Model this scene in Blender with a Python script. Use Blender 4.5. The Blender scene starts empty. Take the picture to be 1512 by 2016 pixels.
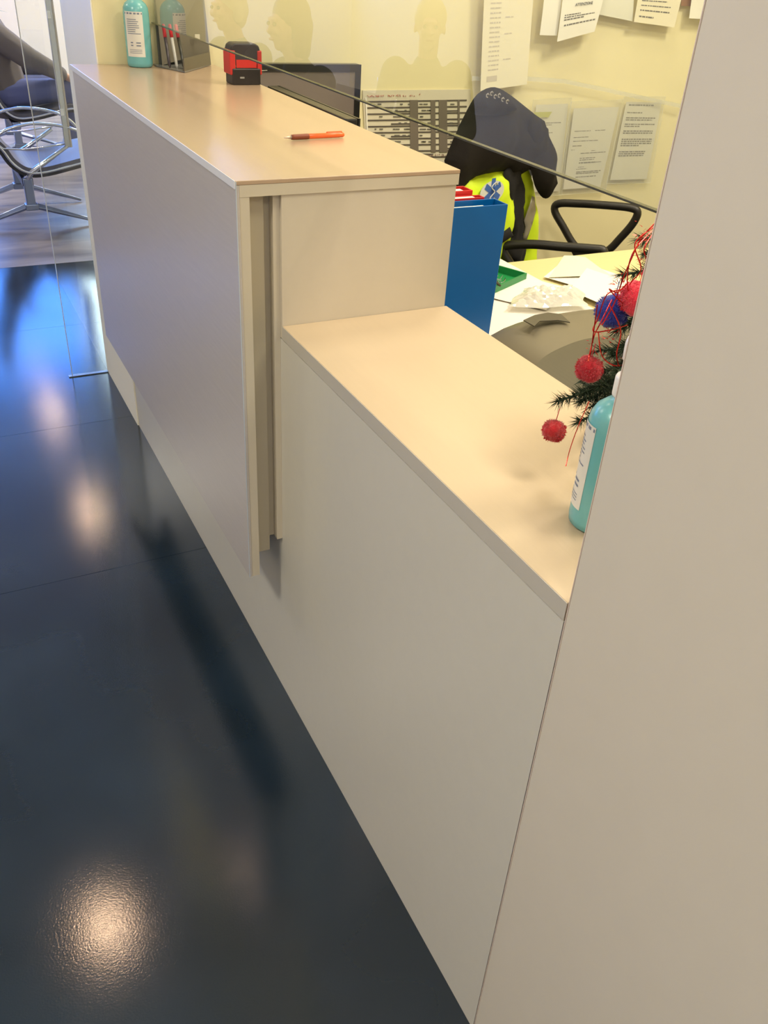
import bpy, bmesh, math, random
from mathutils import Vector, Matrix
from mathutils.geometry import delaunay_2d_cdt
random.seed(7)
sc = bpy.context.scene
COL = sc.collection
# ------------------------------------------------------------------ camera
F = 1693.0
def _n(v): return Vector(v).normalized()
_vz = _n((580-756, 3587-1008, F)); _vy = _n((-286-756, -175-1008, F))
_vy = (_vy - _vz*_vy.dot(_vz)).normalized()
_up = -_vz; _vx = _vy.cross(_up)
ROT = Matrix((_vx, _vy, _up))            # image-frame direction -> world
EYE = Vector((0, 0, 1.5))
cam = bpy.data.cameras.new('camera'); camo = bpy.data.objects.new('camera', cam); COL.objects.link(camo)
right = ROT @ Vector((1,0,0)); upv = -(ROT @ Vector((0,1,0))); back = -(ROT @ Vector((0,0,1)))
mw = Matrix((right, upv, back)).transposed().to_4x4(); mw.translation = EYE
camo.matrix_world = mw
cam.sensor_fit = 'VERTICAL'; cam.sensor_height = 36; cam.lens = F/2016*36; cam.clip_start = .02
sc.camera = camo
# ------------------------------------------------------------------ world, exposure, lamps
w = bpy.data.worlds.new('world'); sc.world = w; w.use_nodes = True
bg = w.node_tree.nodes['Background']; bg.inputs[0].default_value = (.62, .78, 1.0, 1); bg.inputs[1].default_value = 5.0
sc.view_settings.view_transform = 'Standard'; sc.view_settings.look = 'None'
sc.view_settings.exposure = 0.0; sc.view_settings.gamma = 1; sc.view_settings.use_curve_mapping = False
CEIL = 3.2
def area(name, loc, size, power, color, shape='SQUARE', rot=(0,0,0), sy=None, spread=180):
    l = bpy.data.lights.new(name, 'AREA'); l.energy = power; l.color = color; l.shape = shape; l.size = size
    if sy: l.shape = 'RECTANGLE'; l.size_y = sy
    l.spread = math.radians(spread)
    o = bpy.data.objects.new(name, l); o.location = loc; o.rotation_euler = rot; COL.objects.link(o); return o
WARM = (1.0, .66, .40); OFFICE = (1.0, .90, .70)
DOWN = [(.09, 3.04), (.84, 7.3), (.84, 9.5)]
for i, (x, y) in enumerate(DOWN):
    area('downlight_lamp', (x, y, CEIL-.03), .14, (5.4, 6.5, 6)[i], WARM, 'DISK')
PANEL = [(1.6, 2.2, 24), (2.7, 1.3, 54), (1.5, .2, 38)]  # last panel is fill, added to brighten the counter end face
for x, y, p in PANEL: area('office_or_fill_lamp', (x, y, CEIL-.03), .58, p, OFFICE)
HALL_FILL = [(-1.5, .6, 58), (-1.6, 4.2, 26), (-.9, 7.6, 60), (3.0, 8.2, 150), (-.3, -1.7, 36)]  # unseen ceiling lamps added as fill for the hall
for x, y, p in HALL_FILL: area('hall_fill_lamp', (x, y, CEIL-.03), .58, p, (1.0, .92, .745))
# daylight through the glazing (sky portals just outside the panes)
area('daylight', (-.4, 10.35, 2.1), 5.6, 230, (.68, .84, 1.0), rot=(math.radians(-90), 0, 0), sy=1.9)
area('daylight', (-3.75, 5.6, 2.15), 1.4, 45, (.7, .82, 1.0), rot=(0, math.radians(-90), 0), sy=4.4)

# ------------------------------------------------------------------ helpers
def P(px, py, ax, val):
    d = ROT @ Vector((px-756, py-1008, F)); t = (val-EYE[ax])/d[ax]; return EYE + d*t
def PP(px, py, o, n):
    d = ROT @ Vector((px-756, py-1008, F)); return EYE + d*((Vector(o)-EYE).dot(n)/d.dot(n))
def lin(c):
    return tuple(((x/255)/12.92 if x/255 <= .04045 else ((x/255+.055)/1.055)**2.4) for x in c) + (1,)
MATS = {}
def M(name, rgb, rough=.5, metal=0, spec=.5, bump=0, bscale=200, var=0, vscale=8, stretch=(1,1,1), coat=0, emit=None, trans=0, sub=0, sheen=0):
    if name in MATS: return MATS[name]
    m = bpy.data.materials.new(name); m.use_nodes = True; nt = m.node_tree; b = nt.nodes['Principled BSDF']
    c = lin(rgb); b.inputs['Base Color'].default_value = c
    b.inputs['Roughness'].default_value = rough; b.inputs['Metallic'].default_value = metal
    b.inputs['Specular IOR Level'].default_value = spec; b.inputs['Coat Weight'].default_value = coat; b.inputs['Coat Roughness'].default_value = .2
    b.inputs['Transmission Weight'].default_value = trans
    if sheen: b.inputs['Sheen Weight'].default_value = sheen
    if sub: b.inputs['Subsurface Weight'].default_value = sub; b.inputs['Subsurface Radius'].default_value = (.01,.01,.01)
    if emit: b.inputs['Emission Color'].default_value = lin(emit[0]); b.inputs['Emission Strength'].default_value = emit[1]
    if bump or var:
        tc = nt.nodes.new('ShaderNodeTexCoord'); mp = nt.nodes.new('ShaderNodeMapping'); mp.inputs['Scale'].default_value = stretch
        nt.links.new(tc.outputs['Object'], mp.inputs[0])
    if bump:
        n = nt.nodes.new('ShaderNodeTexNoise'); n.inputs['Scale'].default_value = bscale; n.inputs['Detail'].default_value = 4
        bn = nt.nodes.new('ShaderNodeBump'); bn.inputs['Strength'].default_value = bump; bn.inputs['Distance'].default_value = .002
        nt.links.new(mp.outputs[0], n.inputs[0]); nt.links.new(n.outputs[0], bn.inputs['Height']); nt.links.new(bn.outputs[0], b.inputs['Normal'])
    if var:
        n2 = nt.nodes.new('ShaderNodeTexNoise'); n2.inputs['Scale'].default_value = vscale; n2.inputs['Detail'].default_value = 5
        nt.links.new(mp.outputs[0], n2.inputs[0])
        mx = nt.nodes.new('ShaderNodeMix'); mx.data_type = 'RGBA'
        mx.inputs['A'].default_value = tuple(max(0, k*(1-var)) for k in c[:3]) + (1,)
        mx.inputs['B'].default_value = tuple(min(1, k*(1+var)) for k in c[:3]) + (1,)
        nt.links.new(n2.outputs[0], mx.inputs['Factor']); nt.links.new(mx.outputs['Result'], b.inputs['Base Color'])
    MATS[name] = m; return m
def glass_mat(name, tint, ior=1.5, haze=0):
    m = bpy.data.materials.new(name); m.use_nodes = True; nt = m.node_tree; nt.nodes.clear()
    out = nt.nodes.new('ShaderNodeOutputMaterial'); mix = nt.nodes.new('ShaderNodeMixShader')
    tr = nt.nodes.new('ShaderNodeBsdfTransparent'); tr.inputs[0].default_value = tint + (1,)
    gl = nt.nodes.new('ShaderNodeBsdfGlossy'); gl.inputs['Roughness'].default_value = 0.0; gl.inputs[0].default_value = (1,1,1,1)
    fr = nt.nodes.new('ShaderNodeFresnel'); fr.inputs[0].default_value = ior
    geo = nt.nodes.new('ShaderNodeNewGeometry'); mul = nt.nodes.new('ShaderNodeMath'); mul.operation = 'MULTIPLY'
    inv = nt.nodes.new('ShaderNodeMath'); inv.operation = 'SUBTRACT'; inv.inputs[0].default_value = 1.0
    nt.links.new(geo.outputs['Backfacing'], inv.inputs[1]); nt.links.new(fr.outputs[0], mul.inputs[0]); nt.links.new(inv.outputs[0], mul.inputs[1])
    nt.links.new(mul.outputs[0], mix.inputs[0])
    src = tr.outputs[0]
    if haze:
        df = nt.nodes.new('ShaderNodeBsdfDiffuse'); df.inputs[0].default_value = (.9,.9,.86,1)
        m2 = nt.nodes.new('ShaderNodeMixShader'); m2.inputs[0].default_value = haze
        nt.links.new(tr.outputs[0], m2.inputs[1]); nt.links.new(df.outputs[0], m2.inputs[2]); src = m2.outputs[0]
    nt.links.new(src, mix.inputs[1]); nt.links.new(gl.outputs[0], mix.inputs[2]); nt.links.new(mix.outputs[0], out.inputs[0])
    MATS[name] = m; return m
DIMMED = glass_mat('grey_dimming_glass', (.16,.13,.09), 1.5)  # grey tint added to mute the light mirrored from unseen left panes
GLASS = glass_mat('clear_glass', (.97,.985,.96), 1.86)
SKY_TINT = glass_mat('sky_tint_glass', (.33,.56,.95), 1.5)  # sky blue put into the end panes for the floor reflection
SLEEVE = glass_mat('clear_plastic', (.95,.95,.93), 1.5, .10)
SMOKE = glass_mat('smoked_acrylic', (.28,.28,.25), 1.5, .22)

def setp(o, label=None, cat=None, group=None, kind=None):
    if label: o['label'] = label
    if cat: o['category'] = cat
    if group: o['group'] = group
    if kind: o['kind'] = kind
    return o
def empty(name, loc, label, cat, group=None, rotz=0):
    o = bpy.data.objects.new(name, None); COL.objects.link(o); o.location = loc; o.rotation_euler = (0,0,rotz)
    o.empty_display_size = .05
    return setp(o, label, cat, group)
def org(p):
    while p is not None and p.parent is not None: p = p.parent
    return Vector(p.location) if p is not None else Vector((0,0,0))
class MB:
    """collects shapes; world coordinates, or local ones when local=True at build"""
    def __init__(s): s.v = []; s.f = []
    def add(s, vs, fs):
        k = len(s.v); s.v += [Vector(a) for a in vs]; s.f += [tuple(i+k for i in f) for f in fs]; return s
    def box(s, x0, x1, y0, y1, z0, z1):
        vs = [(x,y,z) for x in (x0,x1) for y in (y0,y1) for z in (z0,z1)]
        return s.add(vs, [(0,1,3,2),(4,6,7,5),(0,4,5,1),(2,3,7,6),(0,2,6,4),(1,5,7,3)])
    def obox(s, c, u, v, wv):
        """box round centre c with half axes u, v, w"""
        c, u, v, wv = map(Vector, (c,u,v,wv))
        vs = [c+u*a+v*b+wv*d for a in (-1,1) for b in (-1,1) for d in (-1,1)]
        fl = [(0,1,3,2),(4,6,7,5),(0,4,5,1),(2,3,7,6),(0,2,6,4),(1,5,7,3)]
        if u.cross(v).dot(wv) < 0: fl = [f[::-1] for f in fl]
        return s.add(vs, fl)
    def tube(s, pts, r, n=10, closed=False, flat=1.0, caps=True):
        pts = [Vector(p) for p in pts]; rs = r if isinstance(r, (list,tuple)) else [r]*len(pts)
        N = len(pts); vs = []; ref = None
        for i, p in enumerate(pts):
            a = pts[(i-1) % N] if (closed or i > 0) else p; b = pts[(i+1) % N] if (closed or i < N-1) else p
            t = (b-a).normalized()
            if ref is None: ref = Vector((0,0,1)) if abs(t.z) < .9 else Vector((1,0,0))
            u = (ref - t*ref.dot(t))
            if u.length < 1e-6: u = t.orthogonal()
            u.normalize(); ref = u; wv = t.cross(u)
            for k in range(n):
                an = 2*math.pi*k/n; vs.append(p + (u*math.cos(an)*flat + wv*math.sin(an))*rs[i])
        fs = []
        for i in range(N if closed else N-1):
            j = (i+1) % N
            for k in range(n): fs.append((i*n+k, i*n+(k+1)%n, j*n+(k+1)%n, j*n+k))
        if not closed and caps: fs += [tuple(range(n))[::-1], tuple((N-1)*n+k for k in range(n))]
        return s.add(vs, fs)
    def lathe(s, prof, c=(0,0,0), n=32, sx=1, sy=1):
        """prof: list of (r, z)"""
        c = Vector(c); vs = []; fs = []
        for r, z in prof:
            for k in range(n):
                a = 2*math.pi*k/n; vs.append(c + Vector((r*math.cos(a)*sx, r*math.sin(a)*sy, z)))
        for i in range(len(prof)-1):
            for k in range(n): fs.append((i*n+k, i*n+(k+1)%n, (i+1)*n+(k+1)%n, (i+1)*n+k))
        fs += [tuple(range(n))[::-1], tuple((len(prof)-1)*n+k for k in range(n))]
        return s.add(vs, fs)
    def prism(s, poly, d):
        """poly: 3D points (flat polygon), extruded by d"""
        d = Vector(d); n = len(poly); a = [Vector(p) for p in poly]
        nm = Vector((0,0,0))
        for i in range(n): nm += a[i].cross(a[(i+1)%n])
        if nm.dot(d) > 0: a = a[::-1]
        vs = a + [p+d for p in a]
        fs = [tuple(range(n)), tuple(range(n, 2*n))[::-1]] + [(i, n+i, n+(i+1)%n, (i+1)%n) for i in range(n)]
        return s.add(vs, fs)
    def ball(s, c, r, n=12, m=8, sc3=(1,1,1), lump=0):
        c = Vector(c); vs = []; fs = []
        for i in range(1, m):
            th = math.pi*i/m
            for k in range(n):
                a = 2*math.pi*k/n; q = r*(1+random.uniform(-lump, lump))
                vs.append(c + Vector((math.sin(th)*math.cos(a)*sc3[0], math.sin(th)*math.sin(a)*sc3[1], math.cos(th)*sc3[2]))*q)
        vs += [c+Vector((0,0,r*sc3[2])), c-Vector((0,0,r*sc3[2]))]; T, B = len(vs)-2, len(vs)-1
        for i in range(m-2):
            for k in range(n): fs.append((i*n+k, (i+1)*n+k, (i+1)*n+(k+1)%n, i*n+(k+1)%n))
        for k in range(n): fs += [(T, k, (k+1)%n), (B, (m-2)*n+(k+1)%n, (m-2)*n+k)]
        return s.add(vs, fs)
    def build(s, name, mat, parent=None, bevel=0, smooth=False, local=False, solid=0, seg=2, subsurf=0):
        me = bpy.data.meshes.new(name); off = Vector((0,0,0)) if local or parent is None else org(parent)
        me.from_pydata([v-off for v in s.v], [], s.f); me.materials.append(mat)
        if smooth: me.polygons.foreach_set('use_smooth', [True]*len(me.polygons))
        me.update()
        o = bpy.data.objects.new(name, me); COL.objects.link(o)
        if parent is not None: o.parent = parent
        if solid:
            md = o.modifiers.new('solid', 'SOLIDIFY'); md.thickness = solid; md.offset = 0
        if bevel:
            md = o.modifiers.new('bevel', 'BEVEL'); md.width = bevel; md.segments = seg; md.limit_method = 'ANGLE'
            md.harden_normals = False
        if subsurf:
            md = o.modifiers.new('sub', 'SUBSURF'); md.levels = subsurf; md.render_levels = subsurf
        return o
def smooth_path(pts, n=6):
    pts = [Vector(p) for p in pts]; out = []
    for i in range(len(pts)-1):
        p0 = pts[max(0,i-1)]; p1 = pts[i]; p2 = pts[i+1]; p3 = pts[min(len(pts)-1,i+2)]
        for k in range(n):
            t = k/n; out.append(.5*((2*p1)+(p2-p0)*t+(2*p0-5*p1+4*p2-p3)*t*t+(3*p1-p0-3*p2+p3)*t**3))
    out.append(pts[-1]); return out
def smooth_loop(pts, n=5):
    pts = [Vector(p) for p in pts]; out = []; N = len(pts)
    for i in range(N):
        p0 = pts[i-1]; p1 = pts[i]; p2 = pts[(i+1)%N]; p3 = pts[(i+2)%N]
        for k in range(n):
            t = k/n; out.append(.5*((2*p1)+(p2-p0)*t+(2*p0-5*p1+4*p2-p3)*t*t+(3*p1-p0-3*p2+p3)*t**3))
    return out
def copy_tree(o, parent=None):
    c = o.copy(); COL.objects.link(c)
    if parent is not None: c.parent = parent
    for ch in [k for k in bpy.data.objects if k.parent == o]: copy_tree(ch, c)
    return c
def puffy(name, mat, parent, outline, o, n, thick, offset=0, fold=.008, ffreq=26, cell=.02, seed=0, smooth_it=True, back=True):
    """A stuffed cloth volume: the outline (pixels) laid on the vertical plane (o, n), swelling to both sides."""
    n = Vector(n).normalized(); u = Vector((0,0,1)).cross(n).normalized(); wv = Vector((0,0,1)); o = Vector(o)+n*offset; offset = 0
    pts2 = []
    for px in outline:
        q = PP(px[0], px[1], o, n) - o; pts2.append(Vector((q.dot(u), q.z)))
    if smooth_it:
        lp = smooth_loop([Vector((a.x, a.y, 0)) for a in pts2], 3); pts2 = [Vector((a.x, a.y)) for a in lp]
    N = len(pts2)
    def inside(p):
        c = False
        for i in range(N):
            a, b = pts2[i], pts2[i-1]
            if (a.y > p.y) != (b.y > p.y) and p.x < (b.x-a.x)*(p.y-a.y)/(b.y-a.y)+a.x: c = not c
        return c
    def dist(p):
        m = 9
        for i in range(N):
            a, b = pts2[i-1], pts2[i]; ab = b-a; t = max(0, min(1, (p-a).dot(ab)/max(1e-9, ab.length_squared)))
            m = min(m, (a+ab*t-p).length)
        return m
    x0 = min(p.x for p in pts2); x1 = max(p.x for p in pts2); z0 = min(p.y for p in pts2); z1 = max(p.y for p in pts2)
    allp = list(pts2); rnd = random.Random(seed)
    z = z0
    while z < z1:
        x = x0
        while x < x1:
            p = Vector((x+rnd.uniform(-.3,.3)*cell, z+rnd.uniform(-.3,.3)*cell))
            if inside(p) and dist(p) > cell*.45: allp.append(p)
            x += cell
        z += cell
    res = delaunay_2d_cdt(allp, [], [list(range(N))], 1, 1e-5)
    vv, ff = res[0], res[2]
    m = MB(); K = len(vv); front = []; bk = []
    for p in vv:
        p = Vector(p); d = dist(p); h = thick*math.sqrt(max(0, min(1, d/(thick*1.6)))) if thick > 0 else 0
        wob = fold*math.sin(ffreq*p.x*1.3+6*p.y+seed)*math.cos(ffreq*.45*p.y+3*seed+4*p.x)+fold*.6*math.sin(ffreq*2.1*(p.x-.4*p.y)+seed*2)
        wob *= min(1, d/.015)
        base = o + u*p.x + wv*p.y + n*offset
        front.append(base + n*(h+wob)); bk.append(base - n*(h*.5 if back else 0) - n*.0015)
    tri = []
    for f in ff:
        a, b, c = [front[i] for i in f[:3]]
        g = tuple(f) if (b-a).cross(c-a).dot(n) > 0 else tuple(f)[::-1]
        tri.append(g)
    edges = {}
    for g in tri:
        for i in range(len(g)):
            a, b = g[i], g[(i+1)%len(g)]; edges[(a,b)] = 1
    side = [(b, a, a+K, b+K) for (a,b) in edges if (b,a) not in edges]
    m.add(front+bk, tri + [tuple(i+K for i in g[::-1]) for g in tri] + side)
    return m.build(name, mat, parent, smooth=True)

# ------------------------------------------------------------------ materials
def laminate(name, rgb, rough, gloss_var=.04, grain=.025, axis=(1,1,1), coat=0):
    m = M(name, rgb, rough, 0, .5, bump=.05, bscale=60, var=grain, vscale=18, stretch=axis, coat=coat)
    return m
LAM_TOP = laminate('laminate_high_top', (182,156,130), .36, axis=(6,.6,6), coat=.7)
LAM_LOW = laminate('laminate_low_top', (198,178,150), .38, axis=(6,.6,6))
LAM_FRONT = laminate('laminate_front', (194,187,182), .33, grain=.07, axis=(6,.5,9))
LAM_WHITE = laminate('laminate_white_panel', (211,207,197), .36, axis=(2,2,2))
LAM_END = laminate('laminate_end', (206,196,178), .42, axis=(2,2,2))
LAM_EDGE = M('laminate_edge', (204,194,174), .45)
LAM_EDGE_DARK = M('laminate_edge_dark', (180,170,148), .5)
LAM_TALL = laminate('laminate_tall_panel', (217,209,196), .38, axis=(1,1,1))
WHITE_EDGE = M('white_edge_band', (232,232,236), .35)
WALL = M('yellow_wall_paint', (238,227,182), .6, bump=.08, bscale=160, var=.015, vscale=3)
WHITEWALL = M('white_wall_paint', (236,232,232), .6, bump=.05, bscale=120)
CEILM = M('ceiling_white', (228,226,220), .8)
BLACKP = M('black_plastic', (24,23,24), .38)
DARKP = M('dark_grey_plastic', (48,46,42), .42, bump=.15, bscale=900)
PAPER = M('white_paper', (238,234,222), .7, var=.02, vscale=9)
PAPER2 = M('cream_paper', (236,228,200), .7)
INK = M('grey_ink', (112,108,98), .8)
INKD = M('dark_ink', (60,56,52), .8)
CHROME = M('chrome', (215,220,232), .12, 1)
ALU = M('brushed_aluminium', (205,208,214), .3, 1)

# floor: polished dark blue resin, rolled in large panels, mottled gloss
fm = bpy.data.materials.new('blue_polished_floor'); fm.use_nodes = True; nt = fm.node_tree; b = nt.nodes['Principled BSDF']
tc = nt.nodes.new('ShaderNodeTexCoord'); n1 = nt.nodes.new('ShaderNodeTexNoise'); n1.inputs['Scale'].default_value = 2.2; n1.inputs['Detail'].default_value = 2
n2 = nt.nodes.new('ShaderNodeTexNoise'); n2.inputs['Scale'].default_value = 260; n2.inputs['Detail'].default_value = 3
nt.links.new(tc.outputs['Object'], n1.inputs[0]); nt.links.new(tc.outputs['Object'], n2.inputs[0])
cr = nt.nodes.new('ShaderNodeValToRGB'); cr.color_ramp.elements[0].color = lin((27,39,50)); cr.color_ramp.elements[1].color = lin((38,53,67))
cr.color_ramp.elements[0].position = .35; cr.color_ramp.elements[1].position = .7
nt.links.new(n1.outputs[0], cr.inputs[0]); nt.links.new(cr.outputs[0], b.inputs['Base Color'])
rr = nt.nodes.new('ShaderNodeMapRange'); rr.inputs['To Min'].default_value = .085; rr.inputs['To Max'].default_value = .16
nt.links.new(n1.outputs[0], rr.inputs[0]); nt.links.new(rr.outputs[0], b.inputs['Roughness'])
bp = nt.nodes.new('ShaderNodeBump'); bp.inputs['Strength'].default_value = .16; bp.inputs['Distance'].default_value = .0008
nt.links.new(n2.outputs[0], bp.inputs['Height']); nt.links.new(bp.outputs[0], b.inputs['Normal'])
b.inputs['Specular IOR Level'].default_value = .75
FLOOR = fm
# entrance floor: grey-brown with long wavy streaks
em = bpy.data.materials.new('grey_streaked_floor'); em.use_nodes = True; nt = em.node_tree; b = nt.nodes['Principled BSDF']
tc = nt.nodes.new('ShaderNodeTexCoord'); mp = nt.nodes.new('ShaderNodeMapping'); mp.inputs['Scale'].default_value = (.7, 3.4, 1)
n1 = nt.nodes.new('ShaderNodeTexNoise'); n1.inputs['Scale'].default_value = 1.6; n1.inputs['Detail'].default_value = 5; n1.inputs['Distortion'].default_value = .8
nt.links.new(tc.outputs['Object'], mp.inputs[0]); nt.links.new(mp.outputs[0], n1.inputs[0])
cr = nt.nodes.new('ShaderNodeValToRGB'); cr.color_ramp.elements[0].color = lin((96,92,98)); cr.color_ramp.elements[1].color = lin((158,148,144))
cr.color_ramp.elements[0].position = .32; cr.color_ramp.elements[1].position = .68
nt.links.new(n1.outputs[0], cr.inputs[0]); nt.links.new(cr.outputs[0], b.inputs['Base Color']); b.inputs['Roughness'].default_value = .34
ENTR = em

# ------------------------------------------------------------------ the room
XP = .537        # plane of the low front panels
YW = 2.85        # far office wall
XH = .457        # face of the high front
def struct(name, mb, mat, bevel=0, parent=None):
    o = mb.build(name, mat, parent, bevel=bevel)
    if parent is None: o['kind'] = 'structure'
    return o
YE = 10.0; XL = -3.3; YB = -2.6; XR = 4.3
# floor sheets of the blue floor, butt-jointed (seam lines seen in the photo)
flr = bpy.data.objects.new('floor', None); COL.objects.link(flr); flr['kind'] = 'structure'
seams = [-2.6, -.4, 2.03, 2.93, 3.9, 4.80]
MB().box(XL, XR, YB, 4.8, -.06, -.004).build('floor_bed', M('joint_filler', (96,112,134), .6), flr)
for a, c in zip(seams[:-1], seams[1:]):
    MB().box(XL, XR, a+.0006, c-.0006, -.03, 0).build('floor_sheet', FLOOR, flr)
struct('floor_entrance', MB().box(XL, XR, 4.803, YE, -.06, 0), ENTR)
struct('ceiling', MB().box(XL, XR, YB, YE, CEIL, CEIL+.1), CEILM)
struct('wall_back', MB().box(XL, XR, YB-.1, YB, 0, CEIL), WHITEWALL)
struct('wall_right', MB().box(XR, XR+.1, YB, YE, 0, CEIL), WALL)
struct('wall_far', MB().box(XP, XR, YW, 3.36, 0, CEIL), WALL)
# left wall with a wide window
wl = MB().box(XL-.1, XL, YB, 3.4, 0, CEIL).box(XL-.1, XL, 7.8, YE, 0, CEIL).box(XL-.1, XL, 3.4, 7.8, 0, 1.4).box(XL-.1, XL, 3.4, 7.8, 2.9, CEIL)
struct('wall_left', wl, M('beige_wall_paint', (218,208,184), .7))
wn = bpy.data.objects.new('window_1', None); COL.objects.link(wn); wn['kind'] = 'structure'
for k in range(5):
    yy = 3.4+1.1*k; MB().box(XL-.08, XL-.01, min(yy, 7.74), min(yy, 7.74)+.06, 1.4, 2.9).build('window_mullion', ALU, wn)
for k in range(4): MB().box(XL-.05, XL-.04, 3.46+1.1*k, 4.5+1.1*k, 1.41, 2.89).build('window_pane', DIMMED, wn)
# end wall: white parapet, glazing above
struct('wall_end', MB().box(XL, XR, YE, YE+.12, 0, 1.2).box(XL, XR, YE, YE+.12, 3.12, CEIL).box(2.6, XR, YE, YE+.12, 1.2, 3.12), WHITEWALL)
we = bpy.data.objects.new('window_2', None); COL.objects.link(we); we['kind'] = 'structure'
edges = [-3.3, -2.1, -.9, .3, 1.42, 1.84, 2.6]
for k, xx in enumerate(edges): MB().box(xx-.03, xx+.03, YE+.02, YE+.09, 1.2, 3.12).build('window_mullion', ALU, we)
MB().box(-3.3, 2.6, YE+.02, YE+.09, 2.86, 2.92).build('window_transom', ALU, we)
for k in range(6):
    MB().box(edges[k]+.03, edges[k+1]-.03, YE+.045, YE+.055, 1.2, 3.12).build('window_pane', GLASS if k == 4 else SKY_TINT, we)
# ceiling fittings; frames also go round the added hall and counter fill lamps
for x, y in DOWN:
    t = empty('ceiling_downlight', (x, y, CEIL), ('round ceiling downlight mirrored largest in the dark floor', 'round ceiling downlight mirrored beyond the floor seam', 'round ceiling downlight farthest away near the end window')[DOWN.index((x, y))], 'light', 'ceiling downlights')
    MB().lathe([(.085,-.001),(.11,-.001),(.112,-.008),(.105,-.014),(.09,-.016),(.085,-.01)], (x,y,CEIL)).build('trim_ring', CHROME, t, smooth=True)
for x, y, _ in PANEL+HALL_FILL:
    t = empty('ceiling_or_fill_panel', (x, y, CEIL), ('square ceiling light panel above the printer','square ceiling light panel above the side desk','added square fill light panel above the office chair','added square fill light panel beside the low counter','added square fill light panel over the waiting people','added square fill light panel before the left windows','added square fill light panel nearest the end window','added square fill light panel at the back wall')[(PANEL+HALL_FILL).index((x, y, _))], 'light', 'ceiling light panels')
    f = MB()
    for a in (-1, 1):
        f.box(x-.32, x+.32, y+a*.31-.01, y+a*.31+.01, CEIL-.025, CEIL-.001); f.box(x+a*.31-.01, x+a*.31+.01, y-.3, y+.3, CEIL-.025, CEIL-.001)
    f.build('frame', M('white_metal', (235,235,235), .4), t)

# ------------------------------------------------------------------ reception counter
YN = 1.395       # near end of the high unit
XB = .882        # office side of both units
ZH = 1.172; ZL = .916
DAYLIT = M('daylit_side', (252,248,236), .5)  # pillar side: the daylight it lacks is put into this near-white colour
hc = empty('high_counter', (XH, YN, 0), 'tall reception counter unit with grey grained front and tan top', 'counter')
MB().box(XH+.0, XB, YN, YW-.002, ZH-.007, ZH).build('counter_top', LAM_TOP, hc, bevel=.0012)
MB().box(XH+.0066, XB-.001, YN+.0005, YW-.002, ZH-.026, ZH-.0071).build('top_core', LAM_EDGE, hc)
MB().box(XH-.0015, XH-.0001, YN, YW-.002, ZH-.013, ZH+.0003).build('edge_band', WHITE_EDGE, hc, bevel=.0004)
MB().box(XH, XH+.0065, YN+.0, YW-.03, .367, ZH-.0072).build('front_panel', LAM_FRONT, hc, bevel=.001)
MB().box(XH+.0066, XH+.0235, YN+.001, YW-.03, .367, ZH-.0262).build('front_panel_core', LAM_EDGE, hc)
MB().box(XH-.0001, XH+.0015, YN-.0008, YN-.0001, .367, ZH-.001).build('corner_band', M('blue_white_edge', (190,200,214), .3), hc)
MB().box(XH+.0236, XH+.055, YN+.022, YW-.05, .41, ZH-.0262).build('mounting_batten', LAM_EDGE_DARK, hc, bevel=.001)
MB().box(XH+.055, XP-.012, YN+.032, YW-.06, .44, ZH-.0262).build('spacer_batten', LAM_EDGE_DARK, hc)
MB().box(XP-.012, XP-.0002, YN+.012, YW-.06, .44, ZH-.0262).build('fixing_rail', LAM_EDGE, hc)
MB().box(XP, XB-.004, YN+.003, YN+.022, ZL-.0245, ZH-.0262).build('end_panel', LAM_END, hc)
MB().box(XP, XP+.02, YN+.0225, YW-.002, 0, ZH-.0262).build('plinth_panel', laminate('laminate_plinth', (211,207,197), .36), hc)
MB().box(XB-.024, XB-.004, YN+.0225, YW-.002, .0, ZH-.0262).build('back_panel', LAM_END, hc)
lc = empty('low_counter', (XP, .545, 0), 'low white reception counter unit with cream top beside the tall unit', 'counter')
MB().box(XP, XB, .5445, YN+.0025, ZL-.025, ZL).build('counter_top', LAM_LOW, lc, bevel=.001)
MB().box(XP-.0008, XP-.0001, .5445, YN+.0025, ZL-.0246, ZL-.0006).build('edge_band', M('low_edge_band', (196,190,180), .4), lc)
MB().box(XP, XP+.02, .5445, YN+.0224, 0, ZL-.027).build('front_panel', LAM_WHITE, lc)
MB().box(XP+.004, XB-.01, .5445, YN, ZL-.03, ZL-.0252).build('top_support', LAM_EDGE_DARK, lc)
MB().box(XB-.03, XB-.012, .5445, YN+.0, 0, ZL-.0302).build('back_panel', LAM_END, lc)
tp = empty('partition_panel', (XP, .54, 0), 'tall smooth beige partition panel flush with the low counter front', 'panel')
MB().box(XP, XP+.022, YB+.02, .5415, 0, 2.6).build('board', LAM_TALL, tp, bevel=.0012)
MB().box(XP-.0004, XP+.0225, .5416, .5424, 0.0, 2.6).build('edge_band', M('panel_edge_band', (222,206,196), .4), tp)

# glass screen above the counter
gs = empty('glass_screen', (.70, 1.7, 1.28), 'clear glass screen hanging above the counter with a dark lower edge', 'glass screen')
MB().box(.697, .705, -.2, YW-.006, 1.282, 2.35).build('pane', GLASS, gs)
MB().box(.697, .705, -.2, YW-.006, 1.2795, 1.2818).build('pane_edge', M('green_glass_edge', (62,60,44), .15, spec=.8), gs)
for yy in (.35, 2.0): MB().box(.699, .703, yy, yy+.004, 2.35, CEIL-.001).build('hanger', ALU, gs)
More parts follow.
